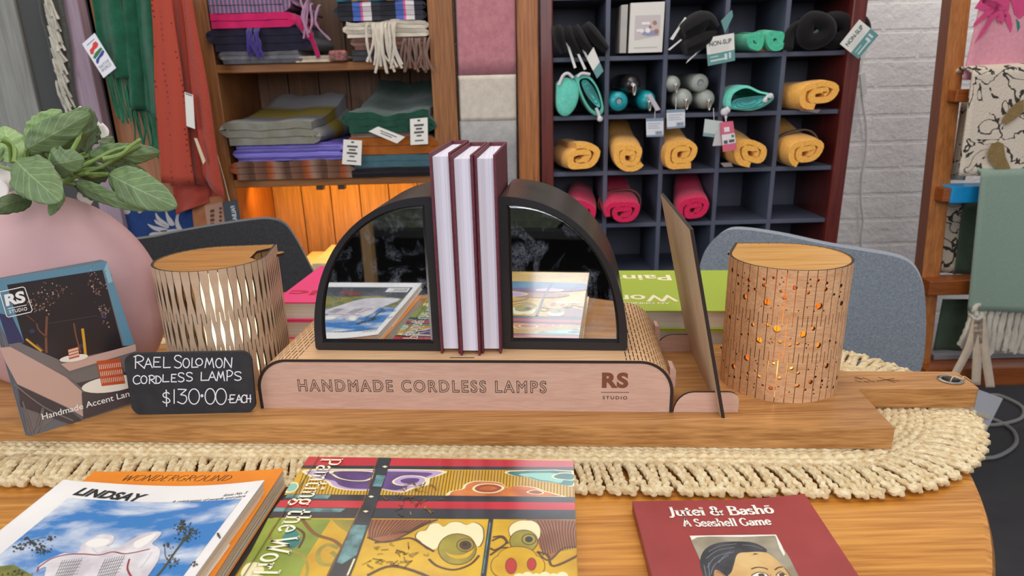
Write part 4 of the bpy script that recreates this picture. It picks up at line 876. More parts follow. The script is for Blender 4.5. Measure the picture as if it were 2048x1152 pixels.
def S6(s,w_,mi,sm=True): LY2[0]+=1; stroke(am,[z6(*map(float,q.split(','))) for q in s.split()],w_,lambda a,b:LS_(a,b,.00036+0.000005*LY2[0]),mi,sm)
q0=z6(445,430); q1=z6(1590,465)
NL=lambda f,g:(q0[0]+(q1[0]-q0[0])*f,q0[1]-.205*g)
LY2[0]+=1
am.grid(lambda a,b:LS_(*NL(a,b),.00030),16,10,0,sm=False)
def AN(s,mi,sm=0):
    LY2[0]+=1; pts=[NL(*map(float,z.split(','))) for z in s.split()]
    if sm: pts=[(v.x,v.y) for v in catmull([(a,b,0) for a,b in pts],sm,True)]
    lay(am,pts,lambda a,b:LS_(a,b,.00035+0.000005*LY2[0]),mi)
AN('0,.44 .12,.41 .3,.47 .5,.55 .75,.53 1,.47 1,1 0,1',1); AN('0,.80 .3,.74 .7,.78 1,.70 1,1 0,1',11); AN('.25,.83 .45,.79 .5,.84 .3,.9',10,3)
for cx,cy,sx,sy,n_ in ((1210,630,42,45,60),(1230,700,60,26,40),(1270,660,26,20,16),(1195,600,25,22,20),(1100,745,26,16,14),(1130,860,40,40,24),(1290,880,20,20,10),(190,720,60,22,30),(270,760,70,36,44),(330,700,22,22,14),(120,760,36,20,16),(1450,700,14,20,6),(110,930,60,20,20)):
    for _ in range(n_):
        x=cx+R.gauss(0,.6)*sx; y=cy+R.gauss(0,.6)*sy; r=R.uniform(4,11)
        LY2[0]+=.2; am.poly([LS_(*z6(x+r*math.cos(a)*R.uniform(.5,1.3),y+r*.8*math.sin(a)*R.uniform(.5,1.3)),.00035+0.000005*LY2[0]) for a in (0,1.2,2.4,3.6,4.8)],R.choice([3,3,7,3]))
S6('1230,690 1150,800 1080,900 1020,970',.0016,7); S6('1085,760 1090,820 1110,850',.0006,7); S6('130,750 240,700 300,690',.0006,3)
A6('285,975 300,885 240,905 262,862 350,818 420,790 505,790 540,722 600,692 660,664 742,672 735,722 700,742 762,752 850,708 900,678 960,655 1058,650 1040,692 1000,732 1052,770 1040,850 990,930 960,990 900,1300 300,1300',2,3)
A6('560,720 640,690 720,700 690,735 600,750',8,3); A6('880,720 960,680 1030,660 980,720 900,760',8,3)
for i in range(9): S6('%d,%d %d,%d'%(408+i*16,838-i*2,352+i*13,965),.0004,5,False)
for i in range(9): S6('%d,%d %d,%d'%(690+i*16,830-i*3,630+i*14,965),.0004,5,False)
for i in range(5): S6('%d,%d %d,%d'%(390-i*8,860+i*22,540-i*8,840+i*22),.0004,5,False); S6('%d,%d %d,%d'%(670-i*9,860+i*22,820-i*8,830+i*22),.0004,5,False)
S6('245,890 330,832 430,802 540,796 650,802 740,782 830,796 985,768',.0011,4); S6('850,832 838,900 872,968',.0012,4); S6('250,885 240,915',.001,4); S6('600,750 640,790 700,770',.0006,6); S6('1000,790 960,850 920,900',.0006,6)
AN('.74,.86 .98,.86 .98,.97 .74,.97',8)
for i in range(22): f=.755+i*.0098; AN('%f,.875 %f,.875 %f,.955 %f,.955'%(f,f+.003+.004*(i*7%3)/3,f+.003+.004*(i*7%3)/3,f),9)
part('cover_photo',am,lm,tl_,rec=False)
mb=MB()
def line(s,p0,p1,h,off,sh,fn,sp=1.):
    vs,f=text2d(s,1,off,sh,'LEFT',sp); a=z6(*p0); b=z6(*p1); put(mb,(fit(vs,a[0],b[0],0,h),f),lambda x,y:fn(x,a[1]+(b[1]-a[1])*(x-a[0])/(b[0]-a[0])+y,.0003))
mb=MB(); line('LINDSAY',(470,410),(925,442),.0118,.045,.28,LS_); part('cover_title',mb,[lm[9]],tl_,rec=False); mb=MB(); line('A celebration of people and place',(1117,452),(1615,452),.0042,.004,.25,LS_); part('cover_subtitle',mb,[lm[9]],tl_,rec=False); mb=MB(); line('Issue No. 5',(1470,427),(1630,425),.0036,.004,.25,LS_)
part('issue_number',mb,[lm[9]],tl_,rec=False)
# ---- dark red paperback
JZ=.0118; ja=atz(1265,998,JZ); jb=atz(1605,989,JZ); JF,JI,ju,jv=frm((ja.x,ja.y,T),-1.2); JW=(jb-ja).length
t=thing('poetry_paperback','dark red paperback with a painted portrait lying at the front right of the table','book',JF(JW/2,-.1,0))
def jt(x,y,d=0.): f=max(0,(x/JW-.5)/.5); return JF(x,y,JZ-.0022+.0052*f*f*max(0,1+y*3)+d)
red=plain('#9c3a3a',.5,var='#923434',vs=25,coat=.1,name='red_paper_cover')
mb=MB(); JL=.208; mb.grid(lambda a,b:jt(a*JW,-b*JL),24,16,0); mb.frame(JF(0,0,.0005),ju*.0006,-jv*JL,V((0,0,JZ-.0030))); mb.frame(JF(0,0,.0004),ju*JW,-jv*JL,V((0,0,.0004)));part('cover',mb,red,t,rec=False,ang=0)
mb=MB(); mb.frame(JF(.0007,-.0006,.0009),ju*(JW-.0014),-jv*(JL-.0012),V((0,0,JZ-.0046))); mb.frame(JF(JW*.6,-.0006,JZ-.0040),ju*(JW*.395),-jv*(JL-.0012),V((0,0,.0018))); part('pages',mb,pgz,t)
def zj(x,y): return JI(atz(1260+x/4.452,980+y/4.452,JZ-.001))
jm=[plain(c,.5,name=n,var=v_,vs=60) for c,n,v_ in (('#a59c88','j_ground','#8c8370'),('#2f2f33','j_hair','#45474d'),('#c99f66','j_skin','#d9b67c'),('#5c4530','j_line',None),('#e9e4d8','j_white',None),('#8f6f47','j_shadow',None),('#7c8088','j_streak',None),('#b9885a','j_ear',None))]
am=MB(); LYj=[0]
def AJ(s,mi,sm=0):
    LYj[0]+=1; pts=[zj(*map(float,z.split(','))) for z in s.split()]
    if sm: pts=[(v.x,v.y) for v in catmull([(a,b,0) for a,b in pts],sm,True)]
    lay(am,pts,lambda a,b:jt(a,b,.00025+0.000005*LYj[0]),mi)
def SJ(s,w_,mi): LYj[0]+=1; stroke(am,[zj(*map(float,q.split(','))) for q in s.split()],w_,lambda a,b:jt(a,b,.00025+0.000005*LYj[0]),mi)
AJ('532,398 1300,396 1600,960 860,1120',4); AJ('600,412 700,404 1000,408 1290,404 1420,600 1598,958 860,1116 700,780 545,440',0)
AJ('1200,540 1300,640 1400,700 1540,900 1560,940 1420,960 1300,800 1230,640',5)
AJ('625,640 640,560 690,500 780,462 900,450 1050,452 1150,480 1220,545 1000,600 940,780 900,900 800,960 760,930 700,820 650,740',1,3)
AJ('905,720 930,640 960,560 1050,545 1200,548 1300,610 1370,690 1430,780 1480,860 1500,960 1400,1100 1000,1100 900,900 860,780',2,3)
AJ('760,700 820,730 870,780 860,850 800,820 750,760',7,3); SJ('770,715 830,745 860,790',.0006,3)
for s in ('700,540 800,490 950,470','680,600 780,530 930,500','690,680 760,590 900,540','720,740 760,650 880,570','1000,480 1100,490 1180,520','790,640 850,570 930,540','700,640 710,760 740,900','660,660 680,760 700,850'): SJ(s,.0005,6)
SJ('1080,695 1130,680 1190,685 1230,700',.0013,3); SJ('1290,705 1320,685 1360,680',.0013,3)
AJ('1090,745 1140,728 1200,735 1230,760 1180,772 1120,768',4,3); AJ('1145,738 1190,736 1200,766 1155,768',3,3); AJ('1310,745 1340,728 1380,740 1395,762 1340,765',4,3); AJ('1330,735 1370,736 1375,762 1335,763',3,3)
SJ('1080,752 1140,724 1205,733 1240,765',.0009,3); SJ('1300,752 1340,722 1395,755',.0009,3); SJ('1250,740 1290,860 1330,900 1280,930',.0006,5); AJ('1150,1000 1300,985 1330,1010 1250,1030',5,3)
part('cover_portrait',am,jm,t,rec=False)
for s,p0,p1,h in (('Jutei & Bashō',(345,222),(1295,215),.0120),('A Seashell Game',(475,318),(1272,312),.0098)):
    mb=MB(); vs,f=serif(s,(.10,.185),.08); a=zj(*p0); b=zj(*p1); w0=min(v[0] for v in vs); k=(b[0]-a[0])/(max(v[0] for v in vs)-w0)
    put(mb,([(a[0]+(v[0]-w0)*k,a[1]+v[1]*h) for v in vs],f),lambda x,y:jt(x,y,.0005)); part('cover_lettering',mb,plain('#efe6dc',.6),t,rec=False)
# ================================================================ BOOK PAIRS BEHIND
def bookpair(fl,bl,W,z,th,cc,labels,words,wm,yaw=-5):
    o=atz(*fl,z); F,_,u,v=frm((o.x,o.y,T),yaw); k=atz(*bl,z); D=(k-o).dot(v); cm=plain(cc,.45,coat=.1)
    for i in range(2):
        z1=z-th*i; z0=z1-th+.0004
        t=thing('hardcover_book',labels[i],'book',F(W/2,D/2,z0),'hardcover pairs behind the display')
        mb=MB(); mb.frame(F(0,0,z1-.0022),u*W,v*D,V((0,0,.0022))); mb.frame(F(0,0,z0),u*W,v*D,V((0,0,.0022))); mb.frame(F(0,D-.002,z0),u*W,v*.002,V((0,0,z1-z0))); part('cover',mb,cm,t,bev=.0006)
        mb=MB(); mb.frame(F(.004,.003,z0+.0022),u*(W-.008),v*(D-.006),V((0,0,z1-z0-.0044))); part('pages',mb,pgz,t)
        if i==0:
            mb=MB()
            for w_,px,wid,h in words:
                vs,f=text2d(w_,1,.02); p=F(0,0,0); q=atz(*px,z); x0=(q-V((o.x,o.y,q.z))).dot(u); y0=(q-V((o.x,o.y,q.z))).dot(v)
                put(mb,(fit(vs,0,wid,0,h),f),lambda a,b:F(x0-a,y0-b,z+.0003))
            part('cover_lettering',mb,wm,t,rec=False)
bookpair((545,604),(622,532),.22,.0815,.0265,'#f0467f',('pink hardback lying on top of another pink hardback behind the birch lamp','pink hardback lying underneath a pink hardback behind the birch lamp'),
 (('ic',(640,581),.040,.022),),plain('#b81f3a',.6))
o_=atz(1370,616,.0745); F_=basis((o_.x,o_.y,T),-5)
bookpair((1190,621),(1215,541),.235,.0745,.0262,'#a9bb3e',('green hardback lying on top of another green hardback behind the right bookend','green hardback lying underneath a green hardback behind the right bookend'),
 (('Paint',(1339,550),.086,.030),('Wom',(1352,590),.090,.030),('AN OPINIONATED',(1339,605),.092,.007)),plain('#f2e7c0',.6))
# ================================================================ CHAIRS
def shell_chair(name,label,pl_px,p0,yaw,mat,cx,fl,bow=.05,seatf=1):
    F,I,u,v=frm(p0,yaw); pts=[]
    for x,y in pl_px:
        p=atp(x,y,p0,v); pts.append(((p-V(p0)).dot(u),p.z-p0[2]))
    pts=[(q.x,q.y) for q in catmull([(a,b,0) for a,b in pts],4,True)]
    x0=min(a for a,b in pts); x1=max(a for a,b in pts); y0=min(b for a,b in pts); y1=max(b for a,b in pts); xm=(x0+x1)/2; hw=(x1-x0)/2
    gp=[(x0+(x1-x0)*i/14,y0+(y1-y0)*j/12) for i in range(1,14) for j in range(1,12)]
    def ins(x,y):
        c=False;j=len(pts)-1
        for i in range(len(pts)):
            if (pts[i][1]>y)!=(pts[j][1]>y) and x<(pts[j][0]-pts[i][0])*(y-pts[i][1])/(pts[j][1]-pts[i][1])+pts[i][0]: c=not c
            j=i
        return c
    gp=[g for g in gp if ins(*g) and ins(g[0]+.012,g[1]) and ins(g[0]-.012,g[1]) and ins(g[0],g[1]+.012)]
    v2,fs=cut(pts,[],gp); t=thing(name,label,'chair',F(xm,.0,-p0[2]),'upholstered dining chairs')
    cb=lambda x,y,d=0.:F(x,bow-bow*((x-xm)/hw)**2-(y1-y)**2*.25+d*.0,y)
    mb=MB(); sheet(mb,v2,fs,lambda x,y:cb(x,y),lambda x,y:cb(x,y)+v*.026,0,0,0,True); part('backrest',mb,mat,t,ang=180,bev=.008,seg=3)
    zs=.46-p0[2]; sd=-1
    mb=MB(); mb.grid(lambda a,b:F(xm+hw*.95*math.copysign(abs(math.cos(2*math.pi*a))**.6,math.cos(2*math.pi*a))*math.sin(math.pi*b),sd*.20+.23*math.copysign(abs(math.sin(2*math.pi*a))**.6,math.sin(2*math.pi*a))*math.sin(math.pi*b),zs+.03*math.cos(math.pi*b)),32,10,0,cu=True); part('seat',mb,mat,t)
    mb=MB(); mb.grid(lambda a,b:F(xm+(a-.5)*hw*1.5,-.02+.03*b*(1),zs+(y0-zs+.03)*b),8,4); ob=part('back_support',mb,mat,t,rec=False); s=ob.modifiers.new('thick','SOLIDIFY'); s.thickness=.02
    for a in (-1,1):
        for b in (-.36,-.04):
            mb=MB(); mb.tube([F(xm+a*hw*.55,b,zs-.02),F(xm+a*hw*.85,b+(-.05 if b<-.2 else .06),-p0[2])],[.016,.010],12); part('leg',mb,wood('#b98a55','#93653a',2,.7,.5),t)
blueg=fabric('#8e959e','#727b86',420,.35,.95,260); chg=fabric('#3d3e40','#303133',420,.35,.95,200)
shell_chair('dining_chair','blue grey upholstered chair tucked in behind the dotted oak lamp',[(1396,600),(1397,560),(1401,525),(1414,494),(1440,469),(1470,464),(1545,478),(1640,500),(1720,512),(1790,521),(1825,536),(1845,570),(1852,620),(1850,690),(1840,742),(1815,790),(1600,800),(1420,740)],(.40,1.30,.80),-28,blueg,.6,0)
shell_chair('dining_chair','charcoal upholstered chair tucked in behind the birch lamp',[(150,520),(300,483),(400,464),(500,447),(540,444),(568,453),(590,480),(618,530),(640,575),(655,640),(640,690),(400,730),(160,700)],(-.46,1.45,.85),14,chg,-.6,0)
# ================================================================ SCARF CABINET
YC=2.0
cw_=wood('#a06a3a','#75482a',2,.5,.45); cw2=wood('#a9713f','#804f2b',0,.5,.4); cbk=wood('#a37f66','#7d6352',2,.45,.6)
t=thing('wall_cabinet','open timber cabinet of folded scarves, warm light under its lower shelf','cabinet',(-.48,2.15,0))
for lab,x0,x1,y0,y1 in (('side_panel',-.802,-.763,2.0,2.33),('side_panel',-.196,-.168,2.02,2.33),('front_stile',-.196,-.1315,1.985,2.02)):
    mb=MB(); mb.box(x0,x1,y0,y1,0,1.7); part(lab,mb,cw_,t,bev=.002)
mb=MB(); mb.box(-.815,-.80,1.99,2.01,0,1.7); part('bead',mb,cw2,t,bev=.003)
for z in (1.123,.8225,.50,1.5):
    mb=MB(); mb.box(-.763,-.196,2.0,2.31,z,z+.0215); part('shelf',mb,cw2,t,bev=.002)
mb=MB(); x=-.763; 
while x<-.197: w_=min(.094,-.196-x); mb.box(x+.0015,x+w_-.0015,2.31,2.33,.1,1.7); mb.box(x+w_-.014,x+w_-.010,2.3085,2.312,.1,1.7); x+=w_
mb.box(-.763,-.196,2.325,2.335,.1,1.7); part('back_boards',mb,cbk,t,bev=.002)
mb=MB(); mb.box(-.74,-.22,2.10,2.115,.8135,.8222); part('light_strip',mb,glow('#ffb648',6.,'warm_strip'),t)
l=bpy.data.lights.new('cabinet_light','AREA'); l.shape='RECTANGLE'; l.size=.5; l.size_y=.02; l.energy=3.6; l.color=(1,.46,.05)
o=bpy.data.objects.new('cabinet_light',l); COL.objects.link(o); o.location=(-.48,2.108,.812); o.rotation_euler=(math.radians(42),0,0); o['kind']='helper'
for px in (640,683):
    mb=MB(); p=aty(px,377,1.998); mb.box(p.x-.009,p.x+.009,1.994,2.02,.812,.8225); part('clip',mb,plain('#3b2a1c',.5),t)
# ================================================================ FOLDED AND HANGING TEXTILES
def serp(x0,x1,n,th,rnd=None,gap=.92):
    P=[]; r=th/2
    for i in range(n):
        z=th*(i+.5); xs=[x0+r+(x1-x0-2*r)*k/16 for k in range(17)]
        if i%2: xs=xs[::-1]
        P+=[(x,z) for x in xs]
        if i<n-1:
            cx=x1-r if i%2==0 else x0+r; s=1 if i%2==0 else -1
            P+=[(cx+s*r*1.3*math.sin(math.pi*k/6),z+th*k/6) for k in range(1,6)]
    return P
def noise(x,y,s): return math.sin(x*37+s)*.5+math.sin(y*53+s*2.1)*.3+math.sin((x+y)*91+s*3)*.25
def folded(name,label,cat,x0,x1,z0,h,n,mat,y0=1.985,y1=2.24,slope=0.,yaw=0.,wob=.0022,grp=None,taper=0.,edge=None,skew=0.):
    th=h/n; sd=R.uniform(0,9); ca,sa=math.cos(yaw),math.sin(yaw); xm=(x0+x1)/2
    def fn(a,b,y):
        f=(y-y0)/(y1-y0); xx=xm+(a-xm)*(1-taper*f)+skew*f; yy=y
        xx,yy=xm+(xx-xm)*ca-(yy-y0)*sa,y0+(xx-xm)*sa+(yy-y0)*ca
        q=b/h; return V((xx,yy+.004*noise(b*9,a,sd),z0+b+q*(wob*noise(a,y,sd)+slope*f*f)))
    mb=MB(); mb.band(serp(x0,x1,n,th),th*.93,fn,y0,y1,8)
    t=thing(name,label,cat,V((xm,(y0+y1)/2,z0)),grp); part('folded_cloth',mb,mat,t,ang=50); return t
def tassels(t,pts,mat,ln,y,dz=0.,r=.0032,drop=.02,n=1,lab='tassel_fringe',fl=.006):
    mb=MB()
    for x,z in pts:
        for k in range(n):
            a=V((x+R.gauss(0,.004),y+R.uniform(-.004,.004),z)); L=ln*R.uniform(.8,1.1)
            mb.tube(catmull([a+V((0,.03,.006)),a,a+V((R.gauss(0,fl),-.006,-L*.5)),a+V((R.gauss(0,fl*1.6),-.004,-L))],4),[r]*9+[r*.9]*5,6,0,False,(2,400))
    part(lab,mb,mat,t)
def X(px,py,Y=1.985): return aty(px,py,Y).x
def Z(px,py,Y=1.985): return aty(px,py,Y).z
fs_='folded scarves in the timber cabinet'
z=1.1448
ta=folded('folded_scarf','grey scarf folded flat at the bottom of the upper left pile','scarf',-.742,-.535,z,.030,3,fabric('#6f6e73','#525157'),grp=fs_); z+=.030
folded('folded_scarf','thick black navy scarf with a purple tassel, above the grey scarf','scarf',-.768+.006,-.512,z,.056,3,fabric('#24203a','#17151f'),grp=fs_)
tn=[o for o in COL.objects if o.name.startswith('folded_scarf')][-1]; tassels(tn,[(-.66,z+.05),(-.652,z+.05),(-.645,z+.048),(-.638,z+.05)],fabric('#40307a'),.062,1.978,r=.004,n=2); z+=.056
tm=folded('folded_scarf','magenta pink scarf folded over the black navy scarf','scarf',-.762,-.545,z,.036,2,fabric('#cc1d62','#b01752'),grp=fs_); 
mb=MB(); mb.tube(catmull([V((-.56,2.02,z+.024)),V((-.53,1.995,z+.012)),V((-.50,1.985,z-.03)),V((-.487,1.985,z-.075))],6),[.014]*6+[.012]*6+[.006]*7,10); part('loose_end',mb,fabric('#b3185a','#99134b'),tm); z+=.036
ts=folded('folded_scarf','mauve and slate pinstriped scarf folded above the magenta scarf','scarf',-.762,-.555,z,.038,2,stripes([(0,'#5d5a73'),(.38,'#5d5a73'),(.45,'#a2748f'),(.7,'#a2748f'),(.78,'#6f5878')],0,.0105,.0,name='pinstripe'),grp=fs_)
mb=MB(); mb.grid(lambda a,b:V((-.575+.08*a,1.985+.03*a+.1*b,z+.036-.042*a*a+.004*math.sin(9*a))),12,6); ob=part('loose_end',mb,stripes([(0,'#5d5a73'),(.45,'#a2748f'),(.78,'#6f5878')],1,.012,.0,name='pinstripe_end'),ts,rec=False); ob.modifiers.new('thick','SOLIDIFY').thickness=.005
tassels(ts,[(-.512+.006*k,z+.028-.004*k) for k in range(6)],fabric('#b389a6','#96708c'),.075,1.982,r=.0035); z+=.038
folded('folded_scarf','pale grey pink scarf, topmost of the upper left pile','scarf',-.745,-.60,z,.04,2,fabric('#a8979b','#8f8387'),grp=fs_)
tf=folded('folded_scarf','small cream scarf with a dark floral end on the upper shelf','scarf',-.552,-.425,1.1448,.016,2,fabric('#cdbfa8','#b3a38c'),grp=fs_)
mb=MB(); mb.box(-.458,-.412,1.972,2.0,1.1449,1.172); part('floral_end',mb,plain('#3d4a42',.9,var='#b05e5e',vs=120),tf,bev=.006,seg=3)
z=1.1448
folded('folded_scarf','charcoal scarf at the bottom of the upper right pile','scarf',-.405,-.212,z,.026,2,fabric('#3f3f45','#323238'),grp=fs_); z+=.026
tb_=folded('folded_scarf','brown scarf with brown tassels in the upper right pile','scarf',-.395,-.20,z,.030,3,fabric('#7d5c52','#6a4c43'),grp=fs_); tassels(tb_,[(-.266+.010*k,z+.02) for k in range(7)],fabric('#84675c','#6e5348'),.075,1.980,r=.0036,n=2); z+=.030
tc=folded('folded_scarf','cream scarf with a long cream fringe hanging over the shelf edge','scarf',-.412,-.20,z,.040,4,fabric('#cfc6b6','#b5ab9b'),grp=fs_,wob=.006); tassels(tc,[(-.345+.0095*k,z+.026) for k in range(8)],fabric('#d8cfc0','#bfb5a5'),.105,1.972,r=.004,n=2); z+=.040
sp=[(0,'#2c2c33'),(.3,'#2c2c33'),(.36,'#4a63a8'),(.5,'#4a63a8'),(.55,'#d05a86'),(.6,'#c9c2c4'),(.8,'#35353c')]
folded('folded_scarf','black scarf with blue, pink and white checks above the cream fringe','scarf',-.43,-.205,z,.046,4,stripes(sp,0,.11,name='check_cloth'),grp=fs_); z+=.046
folded('folded_scarf','teal, rust and ochre patchwork scarf in the upper right pile','scarf',-.432,-.205,z,.042,3,stripes([(0,'#1f5563'),(.22,'#222730'),(.3,'#96702f'),(.5,'#1f5563'),(.62,'#a34a2a'),(.82,'#226074')],0,.09,.04,name='patch_cloth'),grp=fs_); z+=.042
folded('folded_scarf','dusty pink scarf, topmost of the upper right pile','scarf',-.40,-.21,z,.03,2,fabric('#a8737e','#92626d'),grp=fs_)
z=.8442
folded('folded_blanket','brown and rust checked blanket at the bottom of the lower left pile','blanket',-.755,-.425,z,.050,3,stripes([(0,'#7d5a49'),(.3,'#6a4637'),(.45,'#a8532c'),(.6,'#9c7a68'),(.85,'#5d4236')],0,.10,.12,name='rust_check'),grp=fs_,wob=.004); z+=.050
folded('folded_blanket','lilac mohair blanket between the rust and the mustard blankets','blanket',-.742,-.452,z,.044,4,stripes([(0,'#6f63b8'),(.3,'#8d86d6'),(.5,'#5a4aa0'),(.8,'#8077c4')],2,.018,.3,name='lilac_mohair'),grp=fs_,wob=.004)
mb=MB(); mb.grid(lambda a,b:V((-.47+.06*a,1.99+.2*b,z+.03+.028*math.sin(math.pi*a)-.03*a)),8,6); ob=part('loose_corner',mb,fabric('#5b479e','#4b3a86'),[o for o in COL.objects if o.name.startswith('folded_blanket') and o.type=='EMPTY'][-1],rec=False); ob.modifiers.new('thick','SOLIDIFY').thickness=.008
z+=.044
gm=stripes([(0,'#7c7a66'),(.06,'#8d8c8c'),(.22,'#77767a'),(.34,'#77767a'),(.42,'#94833c'),(.62,'#9b8b45'),(.72,'#b0b1b6'),(.99,'#a9a9ad')],1,.30,.06,.47,name='mustard_stripe')
folded('folded_blanket','thick grey blanket with mustard stripes heaped on the lilac blanket','blanket',-.758,-.512,z,.060,3,gm,y0=1.975,y1=2.26,slope=.062,grp=fs_,wob=.006,taper=.12,skew=.05)
z=.8442
folded('folded_scarf','black scarf at the bottom of the lower right pile','scarf',-.436,-.2,z,.026,2,fabric('#1e1a20','#151317'),grp=fs_); z+=.026
folded('folded_scarf','teal blue ribbed scarf above the black scarf','scarf',-.43,-.2,z,.034,2,fabric('#4f7884','#41666f',rib=(0,260)),grp=fs_); z+=.034
folded('folded_scarf','burnt orange ribbed scarf above the teal scarf','scarf',-.44,-.2,z,.046,2,fabric('#b5651d','#9c5315',rib=(0,230)),grp=fs_); z+=.046
folded('folded_scarf','thin beige scarf between the orange and the green scarves','scarf',-.425,-.22,z,.012,2,fabric('#94796a','#7b6254'),grp=fs_); z+=.012
tg=folded('folded_scarf','bottle green scarf draped in soft folds, topmost of the lower right pile','scarf',-.432,-.2,z,.052,3,fabric('#1f4d3c','#163c30'),y0=1.98,y1=2.25,slope=.075,grp=fs_,wob=.012,taper=.16,skew=.03)
def ticket(name,label,px,Y,mat,lines,ink_='#55504c',th=.0012,grp=None,extra=None,hole=True,Yf=None):
    P=[aty(x,y,Y if Yf is None else Yf(x,y)) for x,y in px]; n=(P[1]-P[0]).cross(P[3]-P[0]).normalized(); 
    if n.y>0: n=-n
    mb=MB(); mb.prism(P,-n*th); c=sum(P,V((0,0,0)))/len(P); t=thing(name,label,'tag',c,grp); part('card',mb,mat,t,bev=.0004)
    f=lambda u,v,d=.0004:(P[0]*(1-u)+P[1]*u)*(1-v)+(P[3]*(1-u)+P[2]*u)*v+n*d
    mb=MB()
    for u0,u1,v0,v1 in lines: mb.poly([f(u0,v0),f(u1,v0),f(u1,v1),f(u0,v1)])
    if lines: part('print',mb,plain(ink_,.8),t,rec=False)
    return t,f
wt=plain('#e6e2da',.6,name='tag_card'); tags_='white tags on the folded scarves'
L6=[(.42,.58,.05,.12),(.22,.78,.22,.30),(.32,.68,.36,.43),(.22,.78,.49,.57),(.36,.64,.63,.69),(.25,.75,.82,.87)]
ticket('scarf_tag','white tag hanging on the front of the orange scarf',[(687,279),(724,281),(722,331),(684,328)],1.965,wt,L6,grp=tags_)
ticket('scarf_tag','white tag hanging at the right end of the green scarf',[(820,238),(855,235),(856,288),(821,290)],1.965,wt,L6,grp=tags_)
ticket('scarf_tag','white tag lying slanted across the front of the green scarf',[(756,253),(810,274),(794,287),(737,263)],1.968,wt,[(.2,.8,.3,.4),(.3,.7,.55,.65)],grp=tags_)
# hanging cloth between four picture corners, wavy in depth
def hang(mb,tl,tr,br_,bl,Y,amp=.012,nf=3,ph=0.,nu=24,nv=20,mi=0,Yb=None):
    A,B,C_,D=aty(*tl,Y),aty(*tr,Y),aty(*br_,Yb or Y),aty(*bl,Yb or Y)
    mb.grid(lambda a,b:(A*(1-a)+B*a)*(1-b)+(D*(1-a)+C_*a)*b+V((0,amp*math.sin(a*nf*2*math.pi+ph+.6*b),0))*(.5+.5*b)+V((.002*math.sin(b*9+a*4),0,0)),nu,nv,mi)
def fringe(mb,p0,p1,Y,ln,n,r=.0022,lean=0.,mi=0,tw=(2,420)):
    for i in range(n):
        f=(i+.5)/n; a=aty(p0[0]+(p1[0]-p0[0])*f,p0[1]+(p1[1]-p0[1])*f,Y); L=ln*R.uniform(.85,1.08)
        mb.tube(catmull([a+V((0,0,.004)),a+V((R.gauss(0,.0015)+lean*.4,R.gauss(0,.003),-L*.5)),a+V((R.gauss(0,.003)+lean,R.gauss(0,.004),-L))],3),r,5,mi,False,tw)
def cloth(name,label,cat,base_,mats,sheets,fr=(),grp=None,th=.004):
    t=thing(name,label,cat,base_,grp)
    for lab,mi,lst in sheets:
        mb=MB()
        for a in lst: hang(mb,*a[:4],a[4],*(a[5:]))
        ob=part(lab,mb,mats[mi],t,rec=False,ang=0); s=ob.modifiers.new('thick','SOLIDIFY'); s.thickness=th
    for lab,mi,lst in fr:
        mb=MB()
        for a in lst: fringe(mb,*a)
        part(lab,mb,mats[mi],t)
    return t
grn=fabric('#1c6a4c','#135038',500,.5,rib=(0,300)); grn2=fabric('#1f7352','#175b40',500)
cloth('hanging_scarf','bottle green fringed scarf hanging in folds at the left','scarf',(-.98,1.93,.9),[grn,grn2],[('scarf_cloth',0,[((262,-20),(290,-20),(306,225),(262,222),1.96,.006,1.),((178,-20),(240,-20),(262,158),(208,152),1.93,.012,1.),((230,-20),(280,-20),(302,222),(256,215),1.94,.012,1.2,1.5),((268,-20),(309,-20),(337,238),(296,232),1.925,.008,1.,.4)])],
 [('scarf_fringe',1,[((212,156),(260,160),1.93,.105,11,.0026),((262,222),(300,224),1.95,.09,8,.0026),((297,232),(336,237),1.925,.10,10,.0028)])])
rd=fabric('#b24c3c','#a03f31',600,.5,vs=300); 
m,nt,p=base('dotted_red_knit','#b24c3c',.95,0,.2); v=N(nt,'ShaderNodeTexVoronoi',Scale=75.); v.inputs['Randomness'].default_value=.25; nt.links.new(ocoord(nt),v.inputs[0]); lt=N(nt,'ShaderNodeMath',operation='LESS_THAN'); nt.links.new(v.outputs[0],lt.inputs[0]); lt.inputs[1].default_value=.2; mixc(nt,p,lt.outputs[0],'#b24c3c','#7c2a20'); rdd=m
trd=cloth('hanging_cardigan','rust red knitted garment hanging beside the scarf cabinet','garment',(-.86,1.9,.6),[rdd,rd],[('front_panel',0,[((300,-20),(343,-20),(388,370),(320,366),1.905,.008,1.)]),('inner_panel',1,[((340,-20),(362,-20),(412,372),(384,362),1.94,.006,1.),((360,-20),(382,-20),(450,402),(404,350),1.92,.006,1.)]),('back_panel',1,[((330,300),(425,300),(440,412),(338,372),1.955,.010,1.3),((344,372),(415,372),(418,405),(350,430),1.95,.008,1.2)])])
ticket('garment_tag','white tag hanging inside the rust red garment',[(369,184),(386,190),(390,258),(373,252)],1.90,wt,[(.1,.9,0.02,.05)])
ticket('garment_tag','narrow cream label hanging below the white tag on the red garment',[(388,276),(394,277),(411,322),(406,329)],1.90,plain('#d9c3a6',.7),[])
tt,f=ticket('printed_scarf_tag','white paper tag printed with red, green and blue brush marks on the green scarf',[(164,88),(189,66),(232,136),(207,156)],1.90,plain('#eceaf0',.5),[(.2,.8,.10,.115)])
mb=MB(); 
mb.poly([f(*q) for q in [(.12,.33),(.2,.24),(.45,.22),(.6,.16),(.8,.17),(.86,.26),(.7,.31),(.45,.31),(.25,.38)]],0); mb.poly([f(*q) for q in [(.12,.44),(.4,.38),(.85,.36),(.92,.42),(.6,.46),(.2,.5)]],1); mb.poly([f(*q) for q in [(.12,.60),(.2,.53),(.5,.49),(.9,.44),(.93,.5),(.75,.55),(.45,.56),(.2,.64)]],2)
